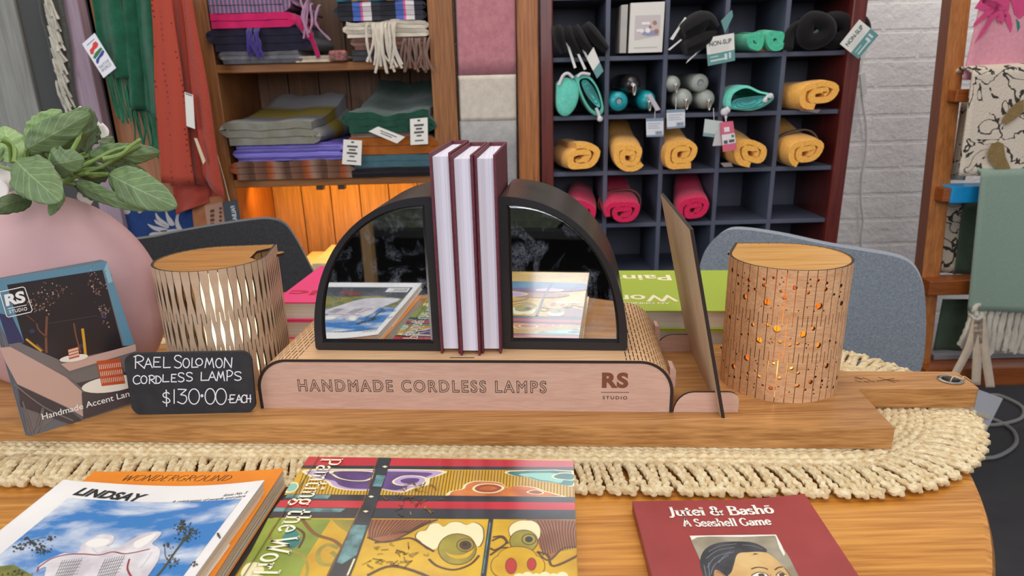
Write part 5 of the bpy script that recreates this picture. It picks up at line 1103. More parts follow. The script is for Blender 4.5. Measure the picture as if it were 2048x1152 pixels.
part('brush_marks',mb,[plain('#e0392f',.6),plain('#2d7a3c',.6),plain('#2d3f97',.6)],tt,rec=False)
mb=MB()
for s,v0 in (('NATIVE',.70),('WORLD',.80)): put(mb,(lambda w:(fit(w[0],.14,.86,-(v0+.075),-v0),w[1]))(text2d(s,1,.0,0,'LEFT',1.2)),lambda x,y:f(x,-y,.0005))
part('tag_lettering',mb,plain('#4a4a50',.7),tt,rec=False)
# grey fringed throw on the plank wall
gt=fabric('#5a5a57','#45453f',300,.8,vs=500); ct=fabric('#cfc9bb','#b5ae9f',500)
cloth('hanging_throw','grey woven throw with a tangled cream fringe hanging on the plank wall','throw',(-1.2,1.95,.9),[gt,ct],[('throw_cloth',0,[((98,-20),(124,-20),(156,222),(136,222),1.95,.006,2.),((68,-20),(92,-20),(118,150),(104,110),1.95,.006,2.)])],
 [('cream_fringe',1,[((86+k*3.2,-12+k*22),(100+k*3.6,-6+k*22),1.935,.055,4,.0034,.012) for k in range(10)])])
# pink, cream and grey throw between the timber posts
t=thing('hanging_throw','pink, cream and grey banded throw hanging between timber posts','throw',(-.06,1.98,.3)); A=aty(906,0,1.97); B=aty(1030,0,1.97)
for lab,z0,z1,c in (('pink_band',1.102,1.5,fabric('#c08289','#ab6d77',500,.5,vs=60)),('cream_band',.986,1.102,fabric('#d3c9bb','#c0b6a8',500,.5,vs=60)),('grey_band',.3,.986,fabric('#a3a09f','#8f8d8d',500,.5,vs=60))):
    mb=MB(); mb.grid(lambda a,b:V((-.1345+.009*(1-0)+ (.1545)*a-.012*(1.28-(z0+(z1-z0)*b))*1.0,1.975+.006*math.sin(a*5+1)-.02*(a<.03)*-1,z0+(z1-z0)*b)),20,10); ob=part(lab,mb,c,t,rec=False); ob.modifiers.new('thick','SOLIDIFY').thickness=.008
# lower left corner: tea towel, brown packet, dark tag
ttw=thing('tea_towel','blue tea towel printed with a pale crested bird, hanging at the lower left','towel',(-.98,1.97,.6))
q=[(228,400),(385,392),(402,560),(250,560)]; P=[aty(x,y,1.975) for x,y in q]
mb=MB(); mb.prism(P,(0,.006,0)); part('towel_cloth',mb,fabric('#22427c','#1b3566',500),ttw)
def tz(x,y): p=aty(200+x/5.76,340+y/5.76,1.9745); return V((p.x,p.y-.0002,p.z))
mb=MB()
for s in ('590,830 620,760 700,700 770,690 860,680 930,690 960,740 940,800 880,900 600,900','545,620 620,645 700,660 780,680 740,715 620,690','565,745 600,720 680,715 740,720 700,745 600,760','640,490 690,550 760,600 800,640 760,650 700,610 650,560','630,570 700,610 790,650 780,670 690,640 640,610','750,440 790,520 830,570 860,630 810,640 770,580','935,455 910,520 905,580 925,640 950,690 890,680 865,610 880,520 905,470','270,470 300,420 330,430 350,480 320,510 280,500','430,420 520,390 530,440 450,500'):
    pts=[tuple(map(float,z.split(','))) for z in s.split()]; mb.poly([tz(v.x,v.y) for v in catmull([(a,b,0) for a,b in pts],3,True)],0)
mb.poly([V(tz(818+22*math.cos(a*.5),775+18*math.sin(a*.5)))-V((0,.0003,0)) for a in range(12)],1); part('bird_print',mb,[plain('#b9b3b4',.9),plain('#3f5f86',.9)],ttw,rec=False)
pk=thing('paper_packet','brown packet with a faded label beside the blue tea towel','packet',(-.82,1.97,.55)); mb=MB(); mb.prism([aty(x,y,1.955) for x,y in ((382,398),(445,392),(456,560),(398,560))],(0,.02,0)); part('packet',mb,plain('#a8693c',.6,var='#96582f',vs=40),pk,bev=.002)
mb=MB(); mb.poly([aty(x,y,1.9545) for x,y in ((409,412),(444,404),(452,458),(417,468))],0)
for k in range(5): mb.poly([aty(x,y+k*9,1.954) for x,y in ((420,420),(428,418),(429,424),(421,426))],1); mb.poly([aty(x,y+k*8,1.954) for x,y in ((438,415),(443,414),(444,419),(439,420))],1)
part('label',mb,[plain('#b08670',.8),plain('#5a3a2c',.8)],pk,rec=False)
td,f=ticket('garment_tag','dark slate tag with upright white lettering beside the brown packet',[(445,404),(474,399),(484,453),(452,460)],1.945,plain('#3b4249',.6),[])
mb=MB(); put(mb,(lambda w:(fit(w[0],.2,.98,-.78,-.5),w[1]))(text2d('FALBANG',1,.02)),lambda x,y:f(-y,x,.0005)); part('tag_lettering',mb,plain('#cfd3d3',.7),td,rec=False)
mb=MB(); mb.tube([aty(432,300,1.95),aty(446,350,1.945),aty(459,402,1.944)],.0008,5); part('string',mb,plain('#e9dcc4',.8),td)
for i,(x0,x1) in enumerate(((-.66,-.585),(-.60,-.47))):
    folded('cream_cloth',('small cream cloth at the foot of the lit cabinet, left of another','cream cloth folded at the foot of the lit cabinet beside a dark strap')[i],'cloth',x0,x1-.004*(1-i),.5225,.05+.02*i,2,fabric('#e3d3a8','#cdbb8f'),y0=2.03,y1=2.28,grp='cream cloths in the lit cabinet')
# ================================================================ PIGEONHOLE UNIT
ZR=[.10,.249,.398,.547,.695,.842,.992,1.141,1.29,1.44]; XC=[.128,.270,.424,.580,.738,.897]; PY=2.0; PD=.24
navy=plain('#565a6b',.55,var='#4b4f62',vs=6,name='navy_paint'); mahog=wood('#6e2a22','#4c1a17',2,.5,.35,.2)
t=thing('pigeonhole_unit','navy pigeonhole shelf unit framed in dark red timber, full of socks and towels','shelf unit',(.51,2.12,0))
for x0,x1 in ((.0925,.126),(.899,.937)):
    mb=MB(); mb.box(x0,x1,PY-.012,PY+PD+.02,0,1.6); part('frame_post',mb,mahog,t,bev=.004)
for x in XC[1:-1]:
    mb=MB(); mb.box(x-.006,x+.006,PY,PY+PD,.05,1.6); part('divider',mb,navy,t,bev=.001)
for z in ZR:
    mb=MB(); mb.box(.126,.899,PY+.001,PY+PD,z-.0115,z); part('shelf',mb,navy,t,bev=.001)
mb=MB(); mb.box(.126,.899,PY+PD,PY+PD+.008,.02,1.6); part('back_panel',mb,navy,t)
# ---- rolled towels
def spiral(W,H,turns,th,ph=0.,flat=1.,tail=.2):
    n=int(turns*22); P=[]
    for i in range(n+1):
        a=2*math.pi*turns*i/n+ph; f=.16+.84*i/n; ca,sa=math.cos(a),math.sin(a); P.append((W*.5*f*math.copysign(abs(ca)**.8,ca)*(1+.06*math.sin(3*a)),H*.5*f*math.copysign(abs(sa)**.75,sa)*(1+.05*math.cos(2*a+1))))
    return P
def roll(name,label,cat,px,py,zb,W,H,mat,turns=2.6,ph=-1.6,yaw=0.,y0=1.965,L=.19,rise=.02,grp=None,squash=0.,band=None,skew=0.,widen=0.):
    c=aty(px,py,y0); sd=R.uniform(0,9); th=min(W,H)*.5*.84/turns*.86
    def fn(a,b,y):
        f=(y-y0)/L; k=1+.10*math.sin(math.pi*min(1,f*1.1))-.16*f*f; bb=b+squash*a*abs(a)/W
        q=V((a*k+skew*f+.10*W*math.sin(b/H*3+sd)*.4,0,bb*k+H*.5+rise*f*f+.035*H*math.sin(a/W*7+sd)+.04*H*math.sin(f*9+sd)*(b/H+.5)))
        return V((c.x+q.x-(y-y0)*math.sin(yaw),y,zb+.0015+max(q.z,-.0)-.0+max(0,0)))
    mb=MB(); P=spiral(W-th,H-th,turns,th,ph); mb.band(P,th,fn,y0,y0+L,10)
    # a core so that no light shows through
    t=thing(name,label,cat,V((c.x,y0+L/2,zb)),grp); part('rolled_cloth',mb,mat,t,ang=60)
    if band:
        bb=MB(); ys=y0+L*band[1]
        bb.band([(W*.53*math.cos(a*.2618),H*.53*math.sin(a*.2618)) for a in range(25)],.003,fn,ys,ys+band[2],2); part('band',bb,band[0],t)
    return t,c
yel=fabric('#ffc063','#f2aa48',260,.9,vs=130,sheen=.15); pnk=fabric('#e32a5c','#cf1f4e',260,.9,vs=130,sheen=.15); mint=fabric('#58c9a2','#48b58e',300,.8,vs=130); grb=plain('#6b5a4a',.7)
gy='rolled yellow towels'; y2=.842
roll('rolled_towel','yellow rolled towel in the row of five, lying in the leftmost cell','towel',1160,343,y2,.112,.078,yel,1.7,-2.6,.12,L=.2,rise=.0,grp=gy,squash=.2,skew=-.02)
roll('rolled_towel','yellow rolled towel in the row of five, second cell, with a frayed top','towel',1260,343,y2,.098,.088,yel,2.1,-1.2,0,L=.2,rise=.055,grp=gy)
roll('rolled_towel','yellow rolled towel in the row of five, middle cell under two small tags','towel',1361,343,y2,.108,.086,yel,2.1,-1.6,.05,L=.2,rise=.055,grp=gy)
roll('rolled_towel','yellow rolled towel in the row of five, fourth cell behind the pink tag','towel',1500,343,y2,.108,.082,yel,1.9,-1.0,.15,L=.2,rise=.05,grp=gy)
roll('rolled_towel','yellow rolled towel in the row of five, rightmost cell with a grey strap','towel',1612,341,y2,.110,.082,yel,1.9,-1.3,.12,L=.2,rise=.05,grp=gy,band=(grb,.32,.016))
roll('rolled_towel','single yellow towel rolled sideways, alone above the row of five','towel',1637,222,.992,.125,.078,yel,1.8,-.4,.22,L=.2,rise=-.004,grp=gy)
gp_='rolled pink towels'; y3=.695
roll('rolled_towel','pink rolled towel half hidden by the right bookend','towel',1163,447,y3,.095,.075,pnk,1.7,-1.,-.1,L=.2,rise=.03,grp=gp_)
roll('rolled_towel','pink rolled towel in full view with a dull strap across it','towel',1250,447,y3,.108,.074,pnk,1.9,-2.2,0,L=.2,rise=.045,grp=gp_,band=(plain('#8a4a44',.8),.42,.012))
roll('rolled_towel','pink rolled towel behind the top edge of the plywood panel','towel',1387,447,y3,.100,.078,pnk,1.9,-1.5,-.12,L=.2,rise=.05,grp=gp_)
for px,lab,ph in ((1508,'left of the two mint green rolls held by a brown band',-.5),(1552,'right of the two mint green rolls held by a brown band',-2.2)):
    roll('rolled_towel',lab+', top shelf','towel',px,101,1.141,.052 if px==1508 else .058,.052 if px==1508 else .060,mint,2.3,ph,.18,y0=1.985,L=.16,rise=.0,grp='mint green rolls',band=(plain('#9a6a55',.8),.0,.0) if False else None)
bt=thing('paper_band','brown paper band between the two mint green rolls','band',aty(1528,100,2.0)); mb=MB(); p=aty(1528,103,2.0); mb.grid(lambda a,b:V((p.x-.020+.040*a,2.012+.02*b,1.143+.046*(.4+.6*math.sin(math.pi*(.1+.8*a)))*b)),8,4); ob=part('band',mb,plain('#9a6a55',.8),bt,rec=False); ob.modifiers.new('thick','SOLIDIFY').thickness=.002
# ---- turquoise pouches
tq=fabric('#78d8c4','#60c6b0',420,.5,vs=90); tqi=fabric('#56bdb8','#46aaa8',420,.5,vs=90); crd=plain('#d5d0d2',.8)
def pouch(label,px,pts,zb,Y,openpts,cords,tip):
    c=aty(px[0],px[1],Y); t=thing('drawstring_pouch',label,'pouch',V((c.x,Y+.06,zb)),'turquoise drawstring pouches')
    P=[aty(x,y,Y) for x,y in pts]; P=catmull(P,4,True); n=len(P); cc=sum(P,V((0,0,0)))/n; mb=MB()
    rings=[(.0,-.004,.80),(.15,-.002,.93),(.4,.0,1.),(1.,.06,1.03),(1.2,.12,.98),(1.,.17,.8),(.5,.19,.4)]
    vs=[];k=len(rings)
    for i in range(n):
        for a,dy,s in rings: q=cc+(P[i]-cc)*s; vs.append(V((q.x,Y+dy,q.z)))
    mb.add(vs,[(i*k+j,((i+1)%n)*k+j,((i+1)%n)*k+j+1,i*k+j+1) for i in range(n) for j in range(k-1)],0,True)
    if not openpts: mb.add([V((cc.x+(q.x-cc.x)*.8,Y-.004-.008*0,cc.z+(q.z-cc.z)*.8)) for q in P]+[V((cc.x,Y-.012,cc.z))],[(i,(i+1)%n,n) for i in range(n)],0,True)
    part('pouch_cloth',mb,tq,t,ang=0)
    if openpts:
        mb=MB(); Q=catmull([aty(x,y,Y+.001) for x,y in openpts],4,True)
        qc=sum(Q,V((0,0,0)))/len(Q); 
        for r0,r1,d0,d1 in ((1.,.75,-.004,.004),(.75,.7,.004,-.002),(.7,.45,-.002,.006),(.45,.4,.006,.0),(.4,.05,.0,.01)):
            m_=len(Q); mb.add([V((qc.x+(q.x-qc.x)*r0,Y-.006+d0,qc.z+(q.z-qc.z)*r0)) for q in Q]+[V((qc.x+(q.x-qc.x)*r1,Y-.006+d1,qc.z+(q.z-qc.z)*r1)) for q in Q],[(i,(i+1)%m_,m_+(i+1)%m_,m_+i) for i in range(m_)],0,True)
        mb.prism([V((q.x,Y+.004,q.z)) for q in Q],(0,.002,0))
        part('folded_lining',mb,tqi,t,ang=0)
    for cd_ in cords: mb=MB(); mb.tube(catmull([aty(x,y,Y-.008) for x,y in cd_],4),.0042,7); part('drawstring',mb,crd,t)
    for x,y,r in tip: mb=MB(); mb.lathe([(0,-r),(r*.8,-r*.6),(r,0),(r*.8,r*.6),(0,r)],aty(x,y,Y-.010),12); part('cord_stop',mb,crd,t)
    return t
pouch('turquoise drawstring pouch with a plain bulging front, left of its pair',(1139,230),[(1114,180),(1117,165),(1135,156),(1152,164),(1158,185),(1152,212),(1138,230),(1124,231),(1114,215)],.992,1.975,None,[((1118,170),(1126,152),(1136,147),(1146,156))],[])
pouch('turquoise drawstring pouch showing its pleated opening, right of its pair',(1181,230),[(1152,160),(1160,149),(1176,150),(1192,168),(1203,195),(1207,222),(1196,232),(1180,222),(1164,196)],.992,1.972,[(1163,165),(1172,160),(1186,176),(1197,200),(1198,214),(1186,206),(1172,188)],[((1155,154),(1164,147),(1180,149)),((1192,216),(1197,228),(1200,240))],[(1200,238,.008)])
t=pouch('turquoise drawstring pouch lying flat with two white cord stops',(1497,222),[(1452,205),(1458,186),(1476,174),(1495,171),(1520,182),(1543,188),(1547,198),(1530,212),(1505,221),(1475,220),(1456,216)],.992,1.972,[(1462,212),(1470,200),(1500,194),(1528,192),(1530,204),(1505,214),(1475,217)],[((1456,214),(1450,224),(1452,236)),((1526,204),(1534,194),(1540,190))],[(1449,224,.011),(1530,201,.007),(1541,192,.008),(1455,221,.008)])
# ---- bottles lying in the cells, ends towards us
def bottle(label,px,py,rpx,body,Y,kind,grp,dx=0.,lab2=None):
    c=aty(px,py,Y); r=rpx*1.31e-3*1.0; t=thing('water_bottle',label,'bottle',V((c.x,Y+.1,c.z-r)),grp)
    def L(mb,prof,n=28): 
        tmp=MB(); tmp.lathe(prof,(0,0,0),n); mb.add([V((c.x+v.x+dx*v.z/.2,Y+v.z,c.z+v.y)) for v in tmp.v],tmp.f,0,True)
    mb=MB()
    if kind=='base': L(mb,[(0,.002),(r*.28,.002),(r*.34,.0),(r*.40,-.002),(r*.8,.0),(r*.96,.006),(r,.014),(r,.2),(0,.2)])
    else: L(mb,[(0,-.002),(r*.35,-.001),(r*.72,.006),(r*.95,.022),(r,.04),(r,.21),(0,.21)])
    part('body',mb,body,t,ang=50)
    mb=MB()
    if kind=='base': L(mb,[(0,-.0005),(r*.26,-.0005),(r*.27,.0015)]); part('base_disc',mb,plain('#8f9697',.3,.6),t)
    else:
        L(mb,[(0,-.006),(r*.16,-.006),(r*.2,-.001),(r*.22,.004)]); part('cap',mb,plain('#b9b7ae',.35,.5),t)
        mb=MB(); mb.tube([V((c.x+r*.12*math.cos(a*.42)+.004,Y-.008-.002*math.sin(a*.42),c.z-r*.5+r*.52*math.sin(a*.42))) for a in range(15)],.0022,6,0,True); part('carry_loop',mb,plain('#c9c5bb',.25,.9),t)
    return t,c
teal=plain('#1499a3',.35,coat=.3,name='teal_gloss'); gr_=plain('#a3a8a0',.5,var='#989d96',vs=50,name='grey_coat'); blkg=plain('#1c191b',.3,coat=.4,name='black_gloss')
b1='bottles in the second cell'; b2_='grey bottles in the third cell'
bottle('teal bottle lying on the left under the black bottle, base outwards',1238,203,19.5,teal,1.985,'base',b1)
bottle('black bottle lying on top of two teal bottles, cap outwards',1265,169,20,blkg,1.975,'cap',b1)
tb2,c=bottle('teal bottle lying on the right under the black bottle, with a pale tag',1296,201,19.5,teal,1.985,'cap',b1)
mb=MB(); mb.prism([aty(x,y,1.962) for x,y in ((1294,190),(1302,187),(1321,219),(1312,222))],(0,.0012,0)); part('tag',mb,plain('#bdb6bb',.6),tb2)
bottle('grey bottle at the left of the pile of four, loop hanging out',1349,168,16.5,gr_,1.985,'cap',b2_)
bottle('grey bottle at the top right of the pile of four, base outwards',1401,166,18,gr_,1.99,'base',b2_)
bottle('grey bottle at the bottom of the pile of four, loop hanging out',1370,198,20,gr_,1.975,'cap',b2_)
bottle('grey bottle at the bottom right of the pile of four, dangling ring',1415,199,20,gr_,1.98,'cap',b2_)
# ---- books in the top row
t=thing('picture_book','white picture book with a small photo on its cover, standing on the top shelf','book',aty(1290,106,1.99)); Y=1.99
def slab(px,th,Y): 
    P=[aty(x,y,Y) for x,y in px]; mb=MB(); mb.prism(P,(0,th,0)); return mb
part('cover',slab([(1262,6),(1330,3),(1324,104),(1257,106)],.018,Y),plain('#dcd7cf',.5,name='ivory_cover'),t,bev=.001)
mb=MB()
def pb(x,y,d=.0006): return aty(1070+x/5.76,y/5.76,Y-d)
mb.poly([pb(*q) for q in ((1155,178),(1448,170),(1435,405),(1145,462))],0); mb.poly([pb(*q,.0009) for q in ((1240,370),(1390,345),(1425,400),(1300,415),(1230,400))],3)
for x,y,r in ((1380,262,26),(1328,310,18),(1400,360,28),(1300,350,30),(1230,355,24)): mb.poly([pb(x+r*math.cos(a*.6),y+r*math.sin(a*.6),.0011) for a in range(10)],1 if x>1310 else 2)
for x,y,w_ in ((1230,270,95),(1170,352,60)): mb.poly([pb(*q,.0012) for q in ((x,y-14),(x+w_,y-16),(x+w_,y+12),(x,y+14))],2)
mb.poly([pb(*q,.0009) for q in ((1140,545),(1410,535),(1410,545),(1140,556))],4)
part('cover_picture',mb,[plain('#c5bab8',.5),plain('#a8725a',.5),plain('#ebe8e8',.5),plain('#8f90ad',.5),plain('#b9bdb0',.5)],t,rec=False)
t=thing('picture_book','grey-spined picture book standing edge-on beside the white picture book','book',aty(1248,106,1.995)); part('cover',slab([(1243,10),(1256,9),(1252,106),(1239,106)],.09,1.995),plain('#a9a6a6',.5,var='#b8b0a2',vs=20),t,bev=.001)
# ---- black grip socks on cards
blks=fabric('#1b181a','#141214',420,.7,vs=200,sheen=.1); tagw=plain('#e3e0d8',.5,name='sock_card'); tagg=plain('#5f9190',.5,name='sock_card_green')
def sock(label,path,rad,Y,flat,grp='black socks on header cards',mat=None):
    P=[aty(x,y,Y) for x,y in path]; c=P[-1]; t=thing('grip_sock',label,'socks',c,grp); mb=MB(); C=catmull(P,5); n=len(C)
    mb.tube(C,[rad*(.55+.45*math.sin(math.pi*min(1,.12+1.0*i/n))) for i in range(n)],12,0,False,None,flat,up=(0,1,0)); part('sock',mb,blks,t); return t
def card(t,px,Y,split=None,th=.0012,name='header_card',Y1=None):
    n=len(px); P=[aty(x,y,Y+((Y1 or Y)-Y)*(i in (1,2))) for i,(x,y) in enumerate(px)]; mb=MB(); mb.prism(P,(0,th,0)); c=part(name,mb,tagw,t,bev=.0004)
    f=lambda u,v,d=.0006:(P[0]*(1-u)+P[1]*u)*(1-v)+(P[3]*(1-u)+P[2]*u)*v+V((0,-d,0))
    if split: mb=MB(); mb.poly([f(.0,split),f(1.,split),f(1,1),f(0,1)]); part('green_strip',mb,tagg,c,rec=False)
    return c,f
t=sock('black sock leaning nearest the left post of the pigeonholes, thin card edge out',[(1112,52),(1118,75),(1128,106)],.016,1.985,3.2); card(t,[(1113,56),(1116,55),(1133,104),(1129,105)],1.965)
t=sock('black sock leaning second from the left post, long pale card edge out',[(1131,54),(1140,80),(1156,108)],.016,1.988,3.2); card(t,[(1127,69),(1131,68),(1153,135),(1148,137)],1.962)
t=sock('black sock leaning third from the left post, two pale card edges out',[(1147,53),(1160,80),(1182,106)],.017,1.991,3.2); card(t,[(1147,92),(1151,91),(1173,138),(1168,140)],1.962); card(t,[(1157,84),(1160,83),(1176,113),(1172,115)],1.97)
t=sock('black sock leaning against the first divider, with a wide green and white card',[(1168,50),(1185,72),(1212,100)],.019,1.995,3.2); card(t,[(1173,116),(1187,94),(1207,142),(1194,157)],1.955,.62)
t=sock('black slipper sock lying high in the third cell, small pale label on it',[(1362,66),(1385,52),(1408,42),(1428,58)],.028,1.99,2.2); card(t,[(1340,78),(1346,80),(1373,36),(1370,34)],1.975); card(t,[(1386,60),(1390,63),(1405,53),(1402,50)],1.955)
t=sock('black slipper sock lying low in the third cell, with the square non-slip card',[(1368,98),(1385,90),(1410,78),(1430,66)],.022,1.98,2.2); card(t,[(1336,99),(1339,101),(1364,80),(1362,78)],1.97); card(t,[(1372,127),(1376,120),(1412,88),(1412,92)],1.96,.5)
c,f=card(t,[(1412,76),(1468,66),(1470,121),(1416,132)],1.945,.60,name='non_slip_card'); card(t,[(1442,42),(1464,20),(1466,32),(1450,66)],1.972,.0001)
def ns(c,f,nm='card_lettering'):
    mb=MB(); vs,ff=text2d('NON-SLIP',1,.015); put(mb,(fit(vs,.10,.90,-.33,-.16),ff),lambda x,y:f(x,-y,.0010),0)
    for k in range(3): mb.poly([f(.12,.39+.06*k,.001),f(.8,.39+.06*k,.001),f(.8,.40+.06*k,.001),f(.12,.40+.06*k,.001)],1)
    for a,b,cc,d in ((.1,.4,.70,.73),(.1,.62,.82,.88),(.62,.72,.68,.9),(.78,.86,.66,.88)): mb.poly([f(a,cc,.001),f(b,cc,.001),f(b,d,.001),f(a,d,.001)],2)
    part(nm,mb,[plain('#4d5a5c',.6),plain('#c4c6c2',.6),plain('#c9dad6',.6)],c,rec=False)
ns(c,f)
for i,(px,py,r_,lab) in enumerate(((1612,62,.046,'black slipper sock, frontmost of the three in the top right cell, pale sole label'),(1655,62,.042,'black slipper sock in the middle of the three in the top right cell'),(1690,55,.036,'black slipper sock at the back of the three, with the tilted non-slip card'))):
    Y=1.985+.03*i; cq=aty(px+12,py+4,Y); t=thing('slipper_sock',lab,'socks',V((cq.x,Y,1.141)),'black slipper socks'); mb=MB()
    mb.grid(lambda a,b:V((cq.x+(r_-.006+.022*math.cos(2*math.pi*b))*math.cos(2*math.pi*a)*1.0-(.02 if i==0 else 0)*math.cos(2*math.pi*a)*(math.cos(2*math.pi*a)<0),Y+.022*math.sin(2*math.pi*b),1.1425+.048+(.027+.0205*math.cos(2*math.pi*b))*math.sin(2*math.pi*a)*1.0)),32,14,0,True,True); part('sock_cuff',mb,blks,t)
    mb=MB(); mb.grid(lambda a,b:V((cq.x+(r_)*(a-.5)*1.7,Y+.012,1.1425+.052+.034*2*(b-.5)*.85)),4,4); part('inner_sole',mb,blks,t)
    if i==0: 
        mb=MB(); mb.prism([aty(x,y,Y+.005) for x,y in ((1621,70),(1634,58),(1644,66),(1640,76),(1627,83))],(0,.002,0)); part('sole_label',mb,plain('#7f968e',.8),t)
        mb=MB(); mb.tube(catmull([V((.741,1.99,1.147)),V((.748,2.0,1.185)),V((.775,2.0,1.205)),V((.80,2.0,1.19))],5),.014,10,0,False,None,1.4); part('heel',mb,blks,t)
    if i==2:
        c,f=card(t,[(1680,88),(1719,39),(1757,70),(1717,118)],1.94,.58,name='non_slip_card'); ns(c,f)
# ---- small cards hanging into the yellow row
for lab,px in (('small white product tag with a blue-grey edge, lower left of the pair under the bottles',[(1292,237),(1327,236),(1327,273),(1293,274)]),('small white product tag with a blue-grey edge, upper right of the pair under the bottles',[(1333,220),(1370,218),(1370,255),(1334,258)])):
    t=thing('product_tag',lab,'tag',aty(*px[3],1.955),'white product tags under the bottles'); P=[aty(x,y,1.955) for x,y in px]; mb=MB(); mb.prism(P,(0,.0012,0)); part('card',mb,plain('#d8d8de',.5),t,bev=.0005)
    f=lambda u,v,d=.0005:(P[0]*(1-u)+P[1]*u)*(1-v)+(P[3]*(1-u)+P[2]*u)*v+V((0,-d,0)); mb=MB()
    for a,b,c_,d,mi in ((0,1,0,.15,0),(0,1,.9,1,0),(.1,.85,.25,.30,1),(.1,.7,.38,.43,1),(.1,.8,.50,.54,1),(.5,.95,.68,.9,1),(.6,.66,.72,.86,2),(.7,.74,.72,.86,2),(.8,.85,.72,.86,2)): mb.poly([f(a,c_,.0005+.0002*mi),f(b,c_,.0005+.0002*mi),f(b,d,.0005+.0002*mi),f(a,d,.0005+.0002*mi)],mi)
    part('print',mb,[plain('#7f93a3',.6),plain('#b1b3bd',.6),plain('#5a5c66',.6)],t,rec=False)
    mb=MB(); mb.tube([P[0]*.5+P[1]*.5,(P[0]*.5+P[1]*.5)+V((.004,.02,.03))],.0007,5); part('string',mb,crd,t)
t=thing('product_tag','pale green card hanging left of the pink tag','tag',aty(1420,275,1.96)); mb=MB(); P=[aty(x,y,1.955) for x,y in ((1410,238),(1446,243),(1440,276),(1406,272))]; mb.prism(P,(0,.0012,0)); part('card',mb,plain('#c3cbc6',.5),t,bev=.0005); mb=MB(); mb.poly([P[3]*.8+P[0]*.2+V((0,-.0005,0)),P[2]*.8+P[1]*.2+V((0,-.0005,0)),P[2]+V((0,-.0005,0)),P[3]+V((0,-.0005,0))]); part('green_strip',mb,plain('#7f9d9c',.5),t,rec=False)
mb=MB(); mb.tube([P[0]*.5+P[1]*.5,P[0]*.5+P[1]*.5+V((.002,.02,.03))],.0007,5); part('string',mb,crd,t)
t=thing('product_tag','pink swing tag hanging from a turquoise pouch over the yellow row','tag',aty(1458,300,1.945)); P=[aty(x,y,1.945) for x,y in ((1440,245),(1466,242),(1474,299),(1446,304))]; mb=MB(); mb.prism(P,(0,.0012,0)); part('card',mb,plain('#d9637e',.5),t,bev=.0005)
f=lambda u,v,d=.0005:(P[0]*(1-u)+P[1]*u)*(1-v)+(P[3]*(1-u)+P[2]*u)*v+V((0,-d,0)); mb=MB()
for a,b,c_,d,mi in ((.02,.98,.42,.76,0),(.25,.65,.18,.34,0),(.72,.92,.46,.56,1),(.12,.4,.62,.74,2),(.5,.9,.62,.72,2)): mb.poly([f(a,c_,.0005+.0002*mi),f(b,c_,.0005+.0002*mi),f(b,d,.0005+.0002*mi),f(a,d,.0005+.0002*mi)],mi)
part('print',mb,[plain('#e6dfdf',.6),plain('#2f8a5e',.6),plain('#58585c',.6)],t,rec=False); mb=MB(); mb.prism([aty(x,y,1.952) for x,y in ((1432,262),(1440,255),(1444,291),(1425,292))],(0,.001,0)); part('second_card',mb,plain('#c6c0c0',.6),t); mb=MB(); mb.tube([aty(1451,226,1.962),aty(1452,243,1.945)],.0016,6); part('string',mb,crd,t)
for px,lab in (([(1441,326),(1462,325),(1466,333),(1448,334)],'pale paper slip beside the fourth yellow towel'),([(1597,218),(1642,219),(1635,226),(1602,222)],'pale pink paper slip under the yellow towel above the row')):
    Y=1.992; c=aty(*px[0],Y); t=thing('paper_slip',lab,'label',c); mb=MB(); mb.prism([aty(x,y,Y) for x,y in px],(0,.001,0)); part('slip',mb,plain('#a89693',.7),t)
# ================================================================ WALL CORD
t=thing('switched_lead','white cord with an inline switch hanging down the painted brick wall','cord',aty(1722,300,2.40))
mb=MB(); cdp=plain('#dcdcd8',.5); mb.tube(catmull([aty(x,y,2.405) for x,y in ((1733,100),(1724,125),(1721,150),(1723,190),(1729,225),(1733,260),(1731,310),(1724,350),(1722,400),(1726,440),(1722,480),(1724,560),(1728,640))],6),.003,7); part('cable',mb,cdp,t)
mb=MB(); a=aty(1721,146,2.395); b=aty(1726,190,2.395); ax=(b-a); q=V((ax.z,0,-ax.x)).normalized()*.0075; mb.prism([a-q,b-q,b+q,a+q],(0,-.014,0)); part('switch',mb,cdp,t,bev=.004,seg=3)
# ================================================================ TIMBER LADDER RACK
LYz=lambda z:1.70+.10*z
def lad(px,py,off=0.):                      # picture point on the sloping ladder face
    d=ray(px,py); a=(1.70+off+.10*CAM.z)/(d.y-.10*d.z); return CAM+d*a
oakl=wood('#b9763e','#8f5427',2,.7,.45); oaks=wood('#84482a','#6a3620',2,.5,.4); rung=wood('#9a5423','#7a3d17',0,.6,.35,.2)
t=thing('ladder_rack','timber ladder rack holding throws at the right','rack',(1.1,1.7,0))
a0,a1=lad(1903,0),lad(1858,420); dl=(a1-a0); b0=a0-dl*.5; b1=a0+dl*((a0.z)/(-dl.z)); wv=V((.047,0,0)); bk=V((.012,.062,0))
for sx in (0,.95):
    mb=MB(); s_=V((sx,0,0)); mb.add([b0+s_,b0+wv+s_,b0+wv+bk+s_,b0+bk+s_,b1+s_,b1+wv+s_,b1+wv+bk+s_,b1+bk+s_],[(0,1,5,4),(1,2,6,5)],0); mb.add(mb.v[-8:],[(2,3,7,6),(3,0,4,7),(0,3,2,1),(4,5,6,7)],1); part('upright',mb,[oakl,oaks],t,bev=.002)
RG=[]
for (xl,yt,yb,dep) in ((1910,179,205,.05),(1884,377,405,.05),(1856,562,592,.06),(1846,738,776,.08)):
    p0=lad(xl,yb,-.035); p1=lad(xl,yt,-.035); RG.append((p0,p1)); mb=MB(); mb.box(p0.x,p0.x+.98,p0.y,p0.y+dep,p0.z,p1.z); part('rung',mb,rung,t,bev=.003)
